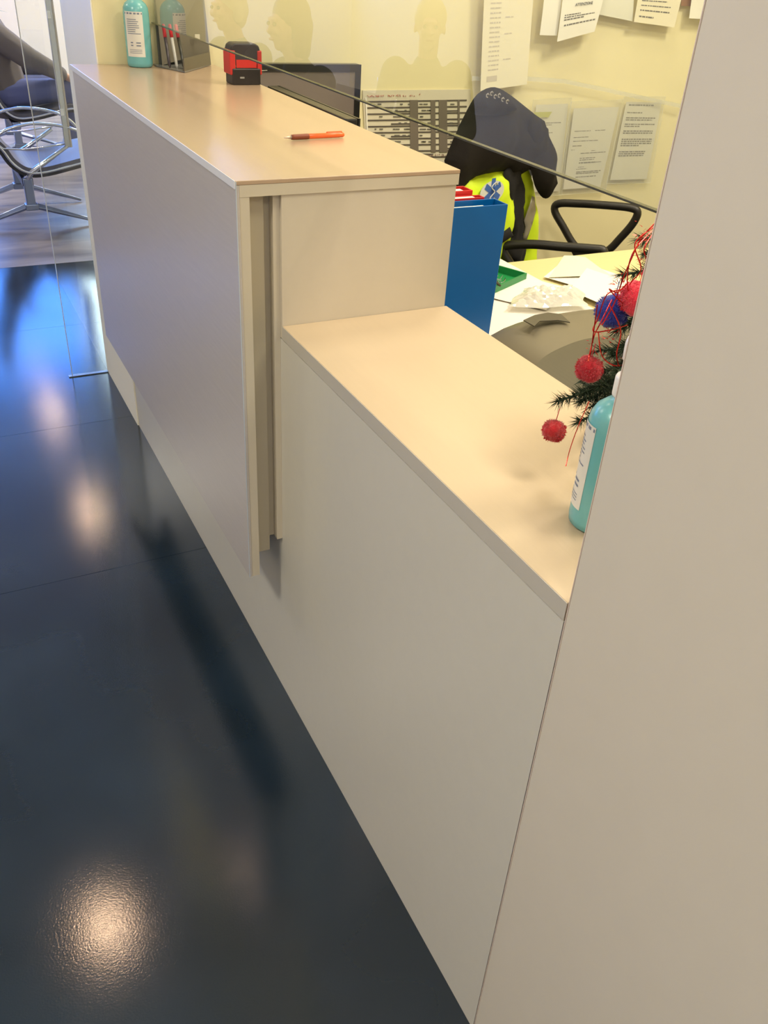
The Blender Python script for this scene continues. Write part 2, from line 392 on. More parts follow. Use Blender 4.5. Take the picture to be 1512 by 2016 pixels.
# glass fin at the end of the pillar
struct('trim_1', MB().box(XP-.004, XP-.0001, YW+.001, 3.364, 0, CEIL), DAYLIT)
gf = empty('glass_fin', (.46, 3.36, 0), 'narrow clear glass side panel standing at the far pillar', 'glass panel')
MB().box(.395, .536, 3.345, 3.355, .004, 2.6).build('pane', GLASS, gf)
MB().box(.3925, .3948, 3.345, 3.355, .004, 2.6).build('pane_edge', M('pale_glass_edge', (196,200,196), .2), gf)
MB().box(.38, .536, 3.341, 3.359, 0, .004).build('floor_channel', M('channel_metal', (130,138,146), .3, .8), gf)

# ------------------------------------------------------------------ things on the counters
def sanitizer(loc, rotz, label):
    t = empty('sanitizer_bottle', loc, label, 'bottle', None, rotz)
    turq = M('turquoise_plastic', (114,184,190), .25, spec=.6, sub=.2)
    wh = M('white_pump_plastic', (240,238,234), .3)
    b = MB().lathe([(.030,0),(.0345,.003),(.0355,.012),(.0355,.135),(.034,.148),(.029,.158),(.020,.166),(.0135,.170),(.0125,.176)], n=40).build('body', turq, t, smooth=True, local=True)
    MB().lathe([(.0150,.1735),(.0155,.176),(.0155,.196),(.014,.199),(.008,.2)], n=24).build('collar', wh, t, smooth=True, local=True)
    MB().lathe([(.0045,.199),(.0045,.222)], n=14).build('pump_stem', wh, t, smooth=True, local=True)
    hd = MB().lathe([(.010,.216),(.0125,.218),(.0130,.236),(.0115,.243),(.006,.245)], n=22)
    hd.tube([(0,0,.236),(.018,0,.238),(.034,0,.233),(.038,0,.226)], [.0065,.006,.005,.004], 10).build('pump_head', wh, t, smooth=True, local=True)
    # label wrapped round the front quarter (local -X side)
    m = MB(); n = 14; zs = (.028, .140)
    vs = [(.0359*math.cos(math.pi+(k/(n-1)-.5)*1.5), .0359*math.sin(math.pi+(k/(n-1)-.5)*1.5), z) for z in zs for k in range(n)]
    m.add(vs, [(k, k+1, n+k+1, n+k) for k in range(n-1)])
    lb = m.build('paper_label', M('bottle_label', (226,224,216), .5), t, smooth=True, local=True)
    m = MB()
    def strip(z0, z1, a0, a1, r=.0362):
        q = 6; k0 = len(m.v)
        vs = [(r*math.cos(math.pi+a0+(a1-a0)*k/(q-1)), r*math.sin(math.pi+a0+(a1-a0)*k/(q-1)), z) for z in (z0, z1) for k in range(q)]
        m.add(vs, [(k, k+1, q+k+1, q+k) for k in range(q-1)])
    strip(.1335, .1375, -.72, .72)
    rnd = random.Random(3)
    for z in [.120,.115,.110,.105,.100,.095,.090,.085]: strip(z, z+.0018, -.55, rnd.uniform(.1,.6))
    for z in [.062, .055]: strip(z, z+.003, -.35, -.15); strip(z, z+.003, .1, .45)
    for z in [.045,.041,.037]: strip(z, z+.0012, -.5, .5)
    m.build('label_print', M('blue_grey_print', (120,130,150), .6), lb, local=True)['kind'] = 'stuff'
    return t
sanitizer((.645, 2.800, ZH), math.radians(62), 'turquoise pump bottle with white label on the tall counter by the far wall')
sanitizer((.668, .660, ZL), math.radians(-38), 'turquoise pump bottle half behind the tall beige panel on the low counter')

# ballpoint pen
a = P(559, 271, 2, ZH+.006); c = P(677, 265, 2, ZH+.006); d = (c-a)
t = empty('ballpoint_pen', (a+c)/2 - Vector((0,0,.006)), 'orange ballpoint pen with brown grip lying on the tall counter', 'pen')
g = lambda f: a + d*f
MB().tube([g(.0), g(.03), g(.12)], [.0007,.0016,.0036], 14).build('tip', M('pen_tip', (216,200,180), .3, .5), t, smooth=True)
MB().tube([g(.12), g(.16), g(.38), g(.40)], [.0045,.0052,.0054,.0052], 14).build('grip', M('brown_grip', (128,62,36), .55), t, smooth=True)
MB().tube([g(.40), g(.9), g(.98), g(1.0)], [.0050,.0050,.0046,.003], 14).build('barrel', M('orange_plastic', (246,112,52), .3), t, smooth=True)
up6 = Vector((0,0,.0062))
MB().tube([g(.97)+up6*.5, g(.96)+up6, g(.72)+up6*1.05, g(.70)+up6*.9], .0012, 8).build('clip', M('orange_plastic', (246,112,52), .3), t, smooth=True)

# red and black self-inking stamp
sx0, sx1 = .800, .878; sy0, sy1 = 2.43, 2.49
t = empty('self_inking_stamp', (.84, 2.46, ZH), 'red and black self-inking stamp standing on the tall counter', 'stamp')
sb = M('stamp_black', (38,34,34), .4); sr = M('stamp_red', (196,48,44), .4)
MB().box(sx0, sx1, sy0, sy1, ZH, ZH+.040).build('base', sb, t, bevel=.003)
MB().box(sx0+.02, sx0+.032, sy0-.0006, sy0, ZH+.016, ZH+.020).build('logo_mark', M('stamp_mark', (150,150,146), .5), t)
MB().box(sx0-.006, sx0+.010, sy0+.002, sy1-.002, ZH+.024, ZH+.082).build('side_arm', sr, t, bevel=.003)
MB().box(sx1-.008, sx1+.005, sy0+.002, sy1-.002, ZH+.024, ZH+.082).build('side_arm', sr, t, bevel=.003)
prof = [(sx0-.004,ZH+.076),(sx0+.001,ZH+.092),(sx0+.010,ZH+.098),(sx1-.012,ZH+.098),(sx1-.002,ZH+.092),(sx1+.003,ZH+.076),(sx1-.004,ZH+.046),(sx0+.006,ZH+.046)]
MB().prism([(x, sy0+.004, z) for x, z in prof], (0, sy1-sy0-.008, 0)).build('handle', M('stamp_dark_handle', (60,52,56), .4), t, bevel=.003)
MB().box(sx0+.012, sx1-.010, sy0+.003, sy0+.0045, ZH+.041, ZH+.060).build('red_insert', sr, t)
MB().tube([(sx1+.004, 2.46, ZH+.030), (sx1+.03, 2.462, ZH+.031)], .0016, 8).build('metal_pin', CHROME, t)

# smoked acrylic holder with pens
t = empty('acrylic_holder', (.77, 2.78, ZH), 'smoked acrylic stand at the far end of the tall counter', 'holder')
bl = Vector((.700, 2.815, ZH)); br = Vector((.862, 2.835, ZH)); fl = Vector((.735, 2.662, ZH)); frt = Vector((.862, 2.815, ZH))
MB().prism([(.708,2.838,ZH+.001),(.866,2.838,ZH+.001),(.852,2.846,ZH+.25),(.708,2.846,ZH+.25)], (0,-.004,0)).build('back_sheet', SMOKE, t)
MB().prism([(.690,2.80,ZH+.001),(.737,2.665,ZH+.001),(.864,2.832,ZH+.001),(.69,2.832,ZH+.001)], (0,0,.003)).build('base_sheet', SMOKE, t)
MB().prism([(.737,2.665,ZH+.004),(.864,2.83,ZH+.004),(.862,2.832,ZH+.036),(.737,2.667,ZH+.036)], (-.003,.002,0)).build('front_lip', M('smoked_lip', (92,86,74), .3), t)
MB().prism([(.709,2.80,ZH+.004),(.862,2.835,ZH+.037),(.852,2.842,ZH+.20),(.712,2.838,ZH+.20)], (0,.002,0)).build('inner_sheet', M('smoked_inner', (112,106,92), .35), t)
m = MB().box(.815, .829, 2.812, 2.814, ZH+.070, ZH+.084); m.build('white_sticker', M('sticker', (214,208,196), .5), t)
penm = [('dark pen with a red cap in the acrylic stand, nearest the bottle', (60,54,60), (178,44,58)), ('clear pen with a red refill end leaning in the acrylic stand', (176,176,170), (196,40,54)),
        ('black pen with a pale clip in the acrylic stand', (40,42,36), (176,60,70))]
for k, (lb, c1, c2) in enumerate(penm):
    x = .714+.015*k; p0 = Vector((x+.004*k, 2.735-.006*k, ZH+.004)); p1 = Vector((x-.003+.003*k, 2.765, ZH+.112))
    q = empty('pen', p0, lb, 'pen', 'pens in the acrylic stand'); dd = p1-p0
    MB().tube([p0, p0+dd*.06, p0+dd*.7], [.001,.0042,.0046], 10).build('barrel', M('penbody%d'%k, c1, .3), q, smooth=True)
    MB().tube([p0+dd*.7, p0+dd*.97, p0+dd], [.005,.005,.003], 10).build('cap', M('pencap%d'%k, c2, .3), q, smooth=True)

# ------------------------------------------------------------------ artificial christmas tree with pompoms
random.seed(11)
TX, TY = .835, .815
tr = empty('christmas_tree', (TX, TY, ZL), 'small artificial christmas tree on the low counter half behind the panel', 'tree')
MB().lathe([(.045,0),(.048,.004),(.048,.022),(.044,.026),(.010,.028)], (TX,TY,ZL)).build('stand', M('tree_stand', (120,40,34), .5), tr, smooth=True)
MB().tube([(TX,TY,ZL+.02),(TX,TY,ZL+.37)], [.006,.003], 8).build('trunk', M('tree_trunk', (62,48,34), .8), tr)
NEED = M('green_needles', (40,60,40), .6, var=.35, vscale=60)
def branch(a, b, dens=1.0, nl=.019, r=.0016):
    a, b = Vector(a), Vector(b); m = MB(); mid = (a+b)/2 - Vector((0,0,.006)); path = smooth_path([a, mid, b], 5)
    m.tube(path, r, 5)
    L = (b-a).length; N = int(L*2600*dens)
    for i in range(N):
        f = random.random()**.8; p = a.lerp(b, f) + Vector((0,0,-.006*4*f*(1-f)))
        dirv = (b-a).normalized(); side = Vector((random.gauss(0,1), random.gauss(0,1), random.gauss(0,1))); side -= dirv*side.dot(dirv)
        if side.length < .01: continue
        dd = (side.normalized()*.85 + dirv*.6).normalized()*nl*random.uniform(.6,1.1)
        wd = dd.cross(Vector((random.random()-.5, random.random()-.5, random.random()-.5))).normalized()*.0008
        m.add([p-wd, p+wd, p+dd], [(0,1,2)])
    for i in range(10):
        dirv = (b-a).normalized(); s2 = Vector((random.gauss(0,1), random.gauss(0,1), random.gauss(0,1))).normalized()
        dd = (s2*.45+dirv).normalized()*nl; wd = dd.cross(s2).normalized()*.0008
        m.add([b-wd, b+wd, b+dd], [(0,1,2)])
    return m.build('branch', NEED, tr)
def T3(px, py, y): return P(px, py, 1, y)
tips = [T3(1098,790,.79), T3(1140,830,.785), T3(1150,745,.80), T3(1180,760,.77), T3(1205,700,.80), T3(1215,735,.75), T3(1215,640,.81), T3(1225,540,.83), T3(1240,600,.80), T3(1270,500,.80), T3(1262,470,.84), T3(1180,690,.83), T3(1190,785,.79), T3(1165,800,.80), T3(1215,770,.78), T3(1158,762,.81), T3(1200,830,.80), T3(1150,775,.80), T3(1225,690,.78), T3(1250,640,.79), T3(1140,790,.80), T3(1215,650,.79)]
for q in tips:
    zt = max(ZL+.06, min(ZL+.34, q.z+.02)); rt = Vector((TX, TY, zt)); branch(rt, q)
for k in range(20):
    an = random.uniform(0, 6.28); h = random.uniform(.05, .36); rad = .13*(1-h/.42)+.02
    q = Vector((TX+.02+rad*math.cos(an), TY+rad*math.sin(an), ZL+h-.01))
    if math.cos(an) < -.2: continue
    branch((TX, TY, ZL+h+.01), q, .8)
def pompom(c, r, rgb, label, i):
    random.seed(i); t = empty('pompom', c, label, 'pompom', None)
    yarn = M('yarn_%d_%d_%d' % rgb, rgb, .95, bump=.6, bscale=420, var=.3, vscale=90, sheen=.4)
    m = MB().ball(c, r*.86, 20, 14, lump=.05)
    for k in range(9):
        n = Vector((random.gauss(0,1), random.gauss(0,1), random.gauss(0,1))).normalized()
        m.ball(Vector(c)+n*r*.42, r*.58, 12, 8, lump=.06)
    m.build('yarn_ball', yarn, t, smooth=True)
    m = MB()
    for k in range(700):
        n = Vector((random.gauss(0,1), random.gauss(0,1), random.gauss(0,1))).normalized(); p = Vector(c)+n*r*.86
        wd = n.orthogonal().normalized()*.0007; m.add([p-wd, p+wd, p+n*r*random.uniform(.12,.24)], [(0,1,2)])
    m.build('yarn_fuzz', yarn, t)['kind'] = 'stuff'
    MB().tube([Vector(c)+Vector((0,0,r*.8)), Vector(c)+Vector((.004,.002,r+.014))], .0006, 5).build('hanging_thread', yarn, t)
pompom(T3(1160,726,.775), .0185, (184,24,42), 'red yarn pompom on the tree branch over the dark printer', 1)
pompom(T3(1091,848,.775), .0165, (184,24,34), 'red yarn pompom hanging lowest, at the branch tip above the counter', 2)
pompom(T3(1205,612,.79), .0225, (34,48,150), 'dark blue yarn pompom beside the pinkish red one', 3)
pompom(T3(1252,588,.765), .0220, (222,48,72), 'pinkish red yarn pompom touching the panel edge, above the blue one', 4)
# red tinsel wires
random.seed(5)
t = empty('tinsel_garland', (TX, TY, ZL+.35), 'thin shiny red tinsel wires looped over the christmas tree', 'garland')
TIN = M('red_tinsel', (206,40,36), .2, .7)
wires = [[(1289,440),(1262,470),(1243,510),(1228,545),(1208,600),(1185,640)], [(1286,448),(1250,480),(1262,530),(1240,560),(1222,610)],
         [(1283,455),(1245,500),(1235,560),(1250,620),(1235,680)], [(1205,590),(1180,640),(1170,660),(1160,700),(1158,712)],
         [(1225,570),(1195,580),(1178,625),(1168,652),(1200,650),(1235,640)], [(1160,790),(1138,840),(1122,885),(1114,918)],
         [(1178,655),(1185,700),(1210,720),(1240,715)], [(1238,555),(1215,575),(1200,570),(1232,600),(1250,580)], [(1285,460),(1268,490),(1275,520),(1262,540)],
         [(1200,600),(1222,650),(1214,700),(1225,740)], [(1176,600),(1165,680),(1162,700)]]
for k, wv in enumerate(wires):
    pts = [T3(px, py, .765+.006*math.sin(i*2+k)) for i, (px, py) in enumerate(wv)]
    MB().tube(smooth_path(pts, 6), .0008 if k != 5 else .0006, 6).build('tinsel_wire', TIN, t)
m = MB()
for (cx, cy, n) in [(1268,480,60),(1222,570,70),(1200,655,30),(1240,700,30),(1170,690,16)]:
    for k in range(n):
        p = T3(cx+random.gauss(0,12), cy+random.gauss(0,14), .77+random.gauss(0,.008)); dv = Vector((random.gauss(0,1), random.gauss(0,1), random.gauss(0,1))).normalized()*.005
        wd = dv.orthogonal().normalized()*.0006; m.add([p-wd, p+wd, p+dv], [(0,1,2)])
m.build('tinsel_glitter', TIN, t)['kind'] = 'stuff'

# ------------------------------------------------------------------ the office behind the counter
DZ = .74
t = empty('white_desk', (1.2, 2.1, 0), 'white office desk behind the counter carrying binders and a green tray', 'desk')
DW = M('desk_white', (240,236,228), .4); DY = M('desk_maple', (220,204,150), .45, var=.05, vscale=20, stretch=(1,8,1))
MB().box(XB+.004, 1.515, .75, YW-.005, DZ-.025, DZ).build('desk_top', DW, t, bevel=.002)
for x in (.93, 1.46):
    for y in (.85, 2.75): MB().box(x-.02, x+.02, y-.02, y+.02, 0, DZ-.0255).build('leg', M('leg_grey', (150,150,150), .4, .5), t)
t = empty('maple_side_desk', (1.9, 1.6, 0), 'pale yellow side desk under the loose papers next to the white desk', 'desk')
MB().box(1.5155, 2.55, 1.0, 2.09, DZ-.027, DZ-.002).build('desk_top', DY, t, bevel=.002)
for x in (1.6, 2.48):
    for y in (1.08, 2.02): MB().box(x-.02, x+.02, y-.02, y+.02, 0, DZ-.0275).build('leg', M('leg_grey', (150,150,150), .4, .5), t)

# ring binders
def binder(x0, x1, y0, th, z1, tilt, cover, inner, label, papers=True):
    t = empty('ring_binder', (x0, y0, DZ), label, 'binder', 'ring binders on the white desk')
    cm = M('cover_'+'_'.join(map(str, cover)), cover, .35, spec=.5); im = M('cover_'+'_'.join(map(str, inner)), inner, .4)
    sh = tilt
    def slab(ya, yb, xa, xb, name, mat, zt, zb=DZ):
        MB().add([(xa-sh*0, ya, zb),(xb, ya, zb),(xb, yb, zb),(xa, yb, zb),(xa+sh, ya, zt),(xb+sh, ya, zt),(xb+sh, yb, zt),(xa+sh, yb, zt)],
                 [(0,3,2,1),(4,5,6,7),(0,1,5,4),(2,3,7,6),(1,2,6,5),(0,4,7,3)]).build(name, mat, t, bevel=.001)
    slab(y0, y0+.003, x0, x1, 'front_cover', cm, z1)
    slab(y0+th-.003, y0+th, x0, x1, 'back_cover', cm, z1)
    slab(y0+.0031, y0+th-.0031, x1-.003, x1, 'spine', cm, z1)
    if papers: slab(y0+.005, y0+th*(.55 if th > .03 else .8), x0+.01, x1-(.045 if th > .045 else .02), 'paper_stack', PAPER, z1-(.006 if th > .045 else .001), DZ+.002)
    return t
binder(.905, 1.100, 1.548, .052, 1.061, .006, (0,96,172), (230,230,224), 'blue ring binder standing closest to the low counter')
binder(.905, 1.078, 1.604, .022, 1.064, .004, (196,36,40), (200,200,190), 'thin red and white folder behind the blue binder')
binder(.905, 1.066, 1.634, .040, 1.072, .004, (206,44,44), (220,210,200), 'red folder hindmost behind the blue binder')

# monitors
def monitor(cx, cy, rz, wdt, hgt, ztop, label, screen_rgb):
    t = empty('computer_monitor', (cx, cy, DZ), label, 'monitor', None, rz)
    bz = M('monitor_black', (22,22,24), .3); z0 = ztop-DZ-hgt; z1 = ztop-DZ
    MB().box(-wdt/2, wdt/2, .006, .038, z0, z1).build('casing', bz, t, bevel=.004, local=True)
    fr = MB(); e = .021
    fr.box(-wdt/2, wdt/2, 0, .0055, z1-e, z1).box(-wdt/2, wdt/2, 0, .0055, z0, z0+e*1.3).box(-wdt/2, -wdt/2+e*.9, 0, .0055, z0+e*1.3, z1-e).box(wdt/2-e*.9, wdt/2, 0, .0055, z0+e*1.3, z1-e)
    fr.build('bezel', bz, t, local=True)
    MB().box(-wdt/2+e*.9, wdt/2-e*.9, .0030, .0050, z0+e*1.3, z1-e).build('screen', M('screen_%d' % screen_rgb[0], screen_rgb, .18, spec=.6), t, local=True)
    MB().tube([(0,.055,.02),(0,.055,z0+.08)], .018, 12).build('stand_neck', bz, t, smooth=True, local=True)
    MB().box(-.11, .11, -.06, .095, 0, .015).build('stand_foot', bz, t, bevel=.005, local=True)
    return t
monitor(1.096, 2.70, 0, .42, .31, 1.192, 'black computer monitor facing the low counter beside the wall chart', (118,108,102))
monitor(.985, 2.30, math.radians(90), .54, .32, 1.152, 'second monitor seen edge on just behind the tall counter', (60,62,78))
MATS['monitor_black'].node_tree.nodes['Principled BSDF'].inputs['Specular IOR Level'].default_value = .6

# printer: squat rounded dark grey body behind the low counter
t = empty('printer', (1.17, 1.18, DZ), 'rounded dark grey desktop printer just behind the low counter', 'printer')
PG = M('printer_grey', (112,104,86), .42, bump=.1, bscale=700); PGD = M('printer_dark', (74,69,56), .45)
def dome(x0, x1, y0, y1, z0, zt, n=14, k=.9):
    m = MB(); vs = []
    for j in range(n+1):
        for i in range(n+1):
            u = i/n*2-1; v = j/n*2-1
            h = (1-abs(u)**3.2)**.5*(1-abs(v)**3.6)**.5
            # superellipse footprint
            x = (x0+x1)/2+(x1-x0)/2*u*(1-.10*v*v); y = (y0+y1)/2+(y1-y0)/2*v*(1-.14*u*u)
            vs.append((x, y, z0+(zt-z0)*h))
    fs = [(j*(n+1)+i, j*(n+1)+i+1, (j+1)*(n+1)+i+1, (j+1)*(n+1)+i) for j in range(n) for i in range(n)]
    base = [(a[0], a[1], z0-.0) for a in vs]
    rim = [i for i in range(n+1)] + [j*(n+1)+n for j in range(1,n+1)] + [n*(n+1)+i for i in range(n-1,-1,-1)] + [j*(n+1) for j in range(n-1,0,-1)]
    m.add(vs, fs); K = len(vs); m.add([(vs[i][0], vs[i][1], DZ+.001) for i in rim], [tuple(range(len(rim)))[::-1]])
    for a in range(len(rim)): b2 = (a+1) % len(rim); m.f.append((rim[a], K+a, K+b2, rim[b2]))
    return m
dome(.905, 1.46, .93, 1.405, .83, .905).build('body', PG, t, smooth=True)
MB().prism([P(x, y, 2, .9065) for x, y in [(1030,632),(1052,622),(1078,617),(1104,620),(1122,636),(1098,632),(1062,634),(1052,644)]], (0,0,.0022)).build('logo_recess', PGD, t, bevel=.0005)
# lower front cover with curved edge
m = MB(); cpts = smooth_path([P(1052,722,2,.903), P(1072,702,2,.905), P(1105,684,2,.907), P(1150,668,2,.908), P(1215,658,2,.909)], 5)
far = [Vector((p.x, .955, p.z-.006)) for p in cpts]
n = len(cpts); vs = cpts+far+[v-Vector((0,0,.03)) for v in cpts]+[v-Vector((0,0,.03)) for v in far]
m.add(vs, [(i, n+i, n+i+1, i+1) for i in range(n-1)]+[(i, i+1, 2*n+i+1, 2*n+i) for i in range(n-1)]+[(0,2*n,3*n,n),(n-1,2*n-1,4*n-1,3*n-1)]+[(n+i,3*n+i,3*n+i+1,n+i+1) for i in range(n-1)])
m.build('front_cover', PGD, t, smooth=False)

# green tray with clips and pencils
z = DZ
t = empty('green_tray', P(1000, 560, 2, z), 'green plastic desk tray next to the blue binder', 'tray')
GR = M('green_plastic', (28,132,72), .35)
a = P(1037,540,2,z+.02); b2 = P(930,585,2,z+.02); uu = (a-b2).normalized(); vv = Vector((-uu.y, uu.x, 0)); a = Vector((a.x,a.y,z)); b2 = Vector((b2.x,b2.y,z))
L = (a-b2).length; cc = (a+b2)/2+vv*.05
MB().obox(cc+Vector((0,0,.0025)), uu*L/2, vv*.05, Vector((0,0,.002))).build('base', GR, t)
for s in (-1, 1): MB().obox(cc+vv*.049*s+Vector((0,0,.012)), uu*L/2, vv*.002, Vector((0,0,.012))).build('rim', GR, t, bevel=.001)
for s in (-1, 1): MB().obox(cc+uu*(L/2-.002)*s+Vector((0,0,.012)), uu*.002, vv*.047, Vector((0,0,.012))).build('end_rim', GR, t, bevel=.001)
q = empty('pencil', cc, 'dark pencil lying across the green tray', 'pencil')
p0 = cc+Vector((0,0,.026))-uu*.02-vv*.06; p1 = cc+Vector((0,0,.030))+uu*.055+vv*.053
MB().tube([p0, p0.lerp(p1,.93)], .0032, 6).build('barrel', M('pencil_dark', (70,58,44), .5), q)
MB().tube([p0.lerp(p1,.93), p1], [.0032,.0006], 6).build('point', M('pencil_wood', (190,160,110), .6), q)
random.seed(9); m = MB()
for k in range(46):
    c0 = cc+uu*random.uniform(-.01,.065)+vv*random.uniform(-.03,.038)+Vector((0,0,.006+random.random()*.012)); dv = Vector((random.gauss(0,1),random.gauss(0,1),random.gauss(0,.4))).normalized()*.013
    m.tube([c0-dv, c0+dv, c0+dv+Vector((.003,.002,.001)), c0-dv*.6+Vector((.003,.002,.001))], .0008, 4)
o = m.build('paper_clips', CHROME, None); setp(o, 'loose heap of metal paper clips in the green tray', 'paper clips', None, 'stuff')

# papers
def sheet(name, label, corners, mat, group=None, curl=.004, cat='paper', rows=None, ink=INK, th=.0006, seed=0, n=8, shape=None):
    """corners TL, TR, BR, BL in space"""
    A, B, Cc, D = map(Vector, corners); nn = (B-A).cross(D-A).normalized()
    if nn.dot(EYE-A) < 0: nn = -nn
    t = empty(name, (A+B+Cc+D)/4, label, cat, group); rnd = random.Random(seed); ph = rnd.uniform(0,6)
    def at(u, v, k=0): return A.lerp(B,u).lerp(D.lerp(Cc,u), v) + nn*(curl*(math.sin(u*3.1+ph)*.6+math.cos(v*4+ph*2)*.4)+abs(curl)+k)
    m = MB(); m.add([at(i/n, j/n) for j in range(n+1) for i in range(n+1)], [(j*(n+1)+i, j*(n+1)+i+1, (j+1)*(n+1)+i+1, (j+1)*(n+1)+i) for j in range(n) for i in range(n)])
    m.build('page', mat, t, smooth=False, solid=th)
    if rows:
        m = MB()
        for (v, u0, u1, h, frag) in rows:
            u = u0
            while u < u1-.005:
                wd = rnd.uniform(.03,.11) if frag else (u1-u0); e = min(u1, u+wd)
                steps = max(1, int((e-u)/.12)+1)
                for s2 in range(steps):
                    ua = u+(e-u)*s2/steps; ub = u+(e-u)*(s2+1)/steps
                    m.add([at(ua,v,.0008), at(ub,v,.0008), at(ub,v+h,.0008), at(ua,v+h,.0008)], [(0,3,2,1)])
                u = e + rnd.uniform(.008,.018)
        m.build('printed_lines', ink, t)['kind'] = 'stuff'
    return t, at
YP = YW-.004
def wp(*pts, y=YP): return [P(a, b, 1, y) for a, b in pts]
def par(v0, n, u0, u1, sp=.022, h=.009, last=.6):
    return [(v0+i*sp, u0, u1 if i < n-1 else u0+(u1-u0)*last, h, True) for i in range(n)]
sheet('wall_notice', 'white notice in a clear sleeve, next to the jacket with yellow highlighting', wp((1055,206),(1118,204),(1100,376),(1035,378)), PAPER, 'notices on the office wall', .002, 'notice',
      rows=par(.20,2,.1,.85)+par(.31,2,.1,.6)+par(.45,3,.1,.7)+par(.6,2,.1,.5)+par(.75,4,.1,.8), seed=1)
hy = wp((1052,221),(1087,220),(1080,231),(1050,231), y=YP-.009)
o = MB().prism(hy, (0,.0006,0)).build('highlight_strip', M('highlighter_yellow', (206,206,60), .7), [k for k in bpy.data.objects if k.name.startswith('wall_notice')][0])
rows2 = [(.27,.08,.45,.008,True),(.27,.55,.8,.008,True),(.345,.08,.42,.009,True),(.392,.08,.68,.009,True),(.45,.08,.3,.01,True),(.50,.06,.14,.006,True),(.52,.55,.65,.007,True),
         (.545,.3,.92,.01,True),(.607,.3,.68,.01,True),(.63,.3,.66,.01,True),(.663,.3,.7,.016,True),(.668,.6,.86,.008,False),(.72,.3,.45,.008,True),(.745,.26,.52,.008,True),
         (.78,.27,.9,.012,True),(.80,.27,.85,.012,True),(.845,.27,.8,.012,True)]
sheet('wall_notice', 'white printed letter in the middle sleeve, its lower corner under the glass edge', wp((1129,213),(1217,210),(1181,367),(1108,373), y=YP-.006), PAPER, 'notices on the office wall', .003, 'notice', rows=rows2, seed=2)
rows3 = [(.03,.08,.78,.016,True),(.125,.08,.5,.014,True)]+par(.19,2,.08,.9,.026,.014,.9)+par(.27,2,.08,.92,.026,.014,.5)+par(.355,2,.08,.9,.026,.016,1)+par(.46,4,.08,.92,.027,.016,.6)+par(.62,3,.08,.8,.026,.016,.95)
sheet('wall_notice', 'printed letter in the sleeve nearest the beige panel, blank at the bottom', wp((1232,200),(1303,202),(1272,352),(1199,354), y=YP-.004), PAPER, 'notices on the office wall', .003, 'notice', rows=rows3, seed=3)
# clear sleeves in front of the notices
for k, (lb, cs) in enumerate([('clear plastic sleeve round the highlighted notice next to the jacket', ((1050,196),(1126,192),(1106,384),(1028,388))), ('clear plastic sleeve round the middle wall letter', ((1124,200),(1226,196),(1192,378),(1100,384))), ('clear plastic sleeve round the letter nearest the beige panel', ((1229,190),(1310,190),(1280,360),(1194,362)))]):
    A, B, Cc, D = wp(*cs, y=YP-.017); t2 = empty('plastic_sleeve', (A+B+Cc+D)/4, lb, 'plastic sleeve', 'clear sleeves on the office wall')
    MB().prism([A,B,Cc,D], (0,.0008,0)).build('film', SLEEVE, t2)
    MB().tube([A,B,Cc,D], .0007, 5, closed=True).build('welded_rim', M('sleeve_rim', (228,226,206), .3), t2)
# long clear protective sheet above them
A, B, Cc, D = wp((935,150),(1120,158),(1345,206),(1345,222), y=YP-.022)
t2 = empty('acrylic_rail', A, 'long clear acrylic strip across the office wall above the sleeves', 'strip')
pts = wp((930,150),(1030,150),(1112,156),(1180,170),(1345,206), y=YP-.022)
m = MB(); lo = [p+Vector((0,.0,-.014)) for p in pts]; K = len(pts)
m.add(pts+lo+[p+Vector((0,.001,0)) for p in pts+lo], [(i+1,i,K+i,K+i+1) for i in range(K-1)]+[(2*K+i,2*K+i+1,3*K+i+1,3*K+i) for i in range(K-1)]+[(i,i+1,2*K+i+1,2*K+i) for i in range(K-1)]+[(K+i+1,K+i,3*K+i,3*K+i+1) for i in range(K-1)])
m.build('strip', glass_mat('acrylic_strip', (.93,.93,.90), 1.6, .25), t2)
# upper row of papers, hanging a little off the wall
sheet('wall_list', 'long white printed list hung high above the dark jacket', wp((955,-60),(1053,-60),(1036,166),(945,179), y=YP-.035), PAPER2, None, .003, 'notice',
      rows=[(v/100, .14, .36, .012, True) for v in range(6, 84, 4)]+[(v/100, .45, .62, .01, True) for v in (38, 52, 74)]+[(.88,.12,.34,.05,False)], ink=M('faint_ink', (206,196,176), .8), seed=5)
sheet('wall_notice', 'blank white sheet half covered by the notice with capital letters', wp((1077,-50),(1112,-50),(1095,70),(1062,69), y=YP-.035), PAPER, 'notices on the office wall', .002, 'notice', seed=6)
t2, at = sheet('wall_notice', 'white notice with small capital heading, hanging tilted', wp((1112,-50),(1200,-50),(1170,62),(1095,82), y=YP-.045), PAPER, 'notices on the office wall', .003, 'notice',
      rows=[(.60,.10,.50,.018,True),(.635,.10,.86,.018,True),(.67,.10,.60,.022,True),(.755,.12,.92,.024,True)], seed=7)
def word(txt, size, o, u, v, mat, parent, name='lettering'):
    cu = bpy.data.curves.new('t', 'FONT'); cu.body = txt; cu.size = size; cu.extrude = .0003
    ob = bpy.data.objects.new('t', cu); me = bpy.data.meshes.new_from_object(ob); bpy.data.objects.remove(ob); 
    off = org(parent); o = Vector(o); nz = Vector(u).cross(Vector(v))
    for vt in me.vertices: vt.co = o + Vector(u)*vt.co.x + Vector(v)*vt.co.y + nz*vt.co.z - off
    me.materials.clear(); me.materials.append(mat); r = bpy.data.objects.new(name, me); COL.objects.link(r); r.parent = parent; return r
u = (at(.8,.5)-at(.3,.5)).normalized(); v = (at(.3,.4)-at(.3,.5)).normalized()
word('ATTENZIONE', .0125, at(.32,.485,.0025), u, v, INKD, t2)
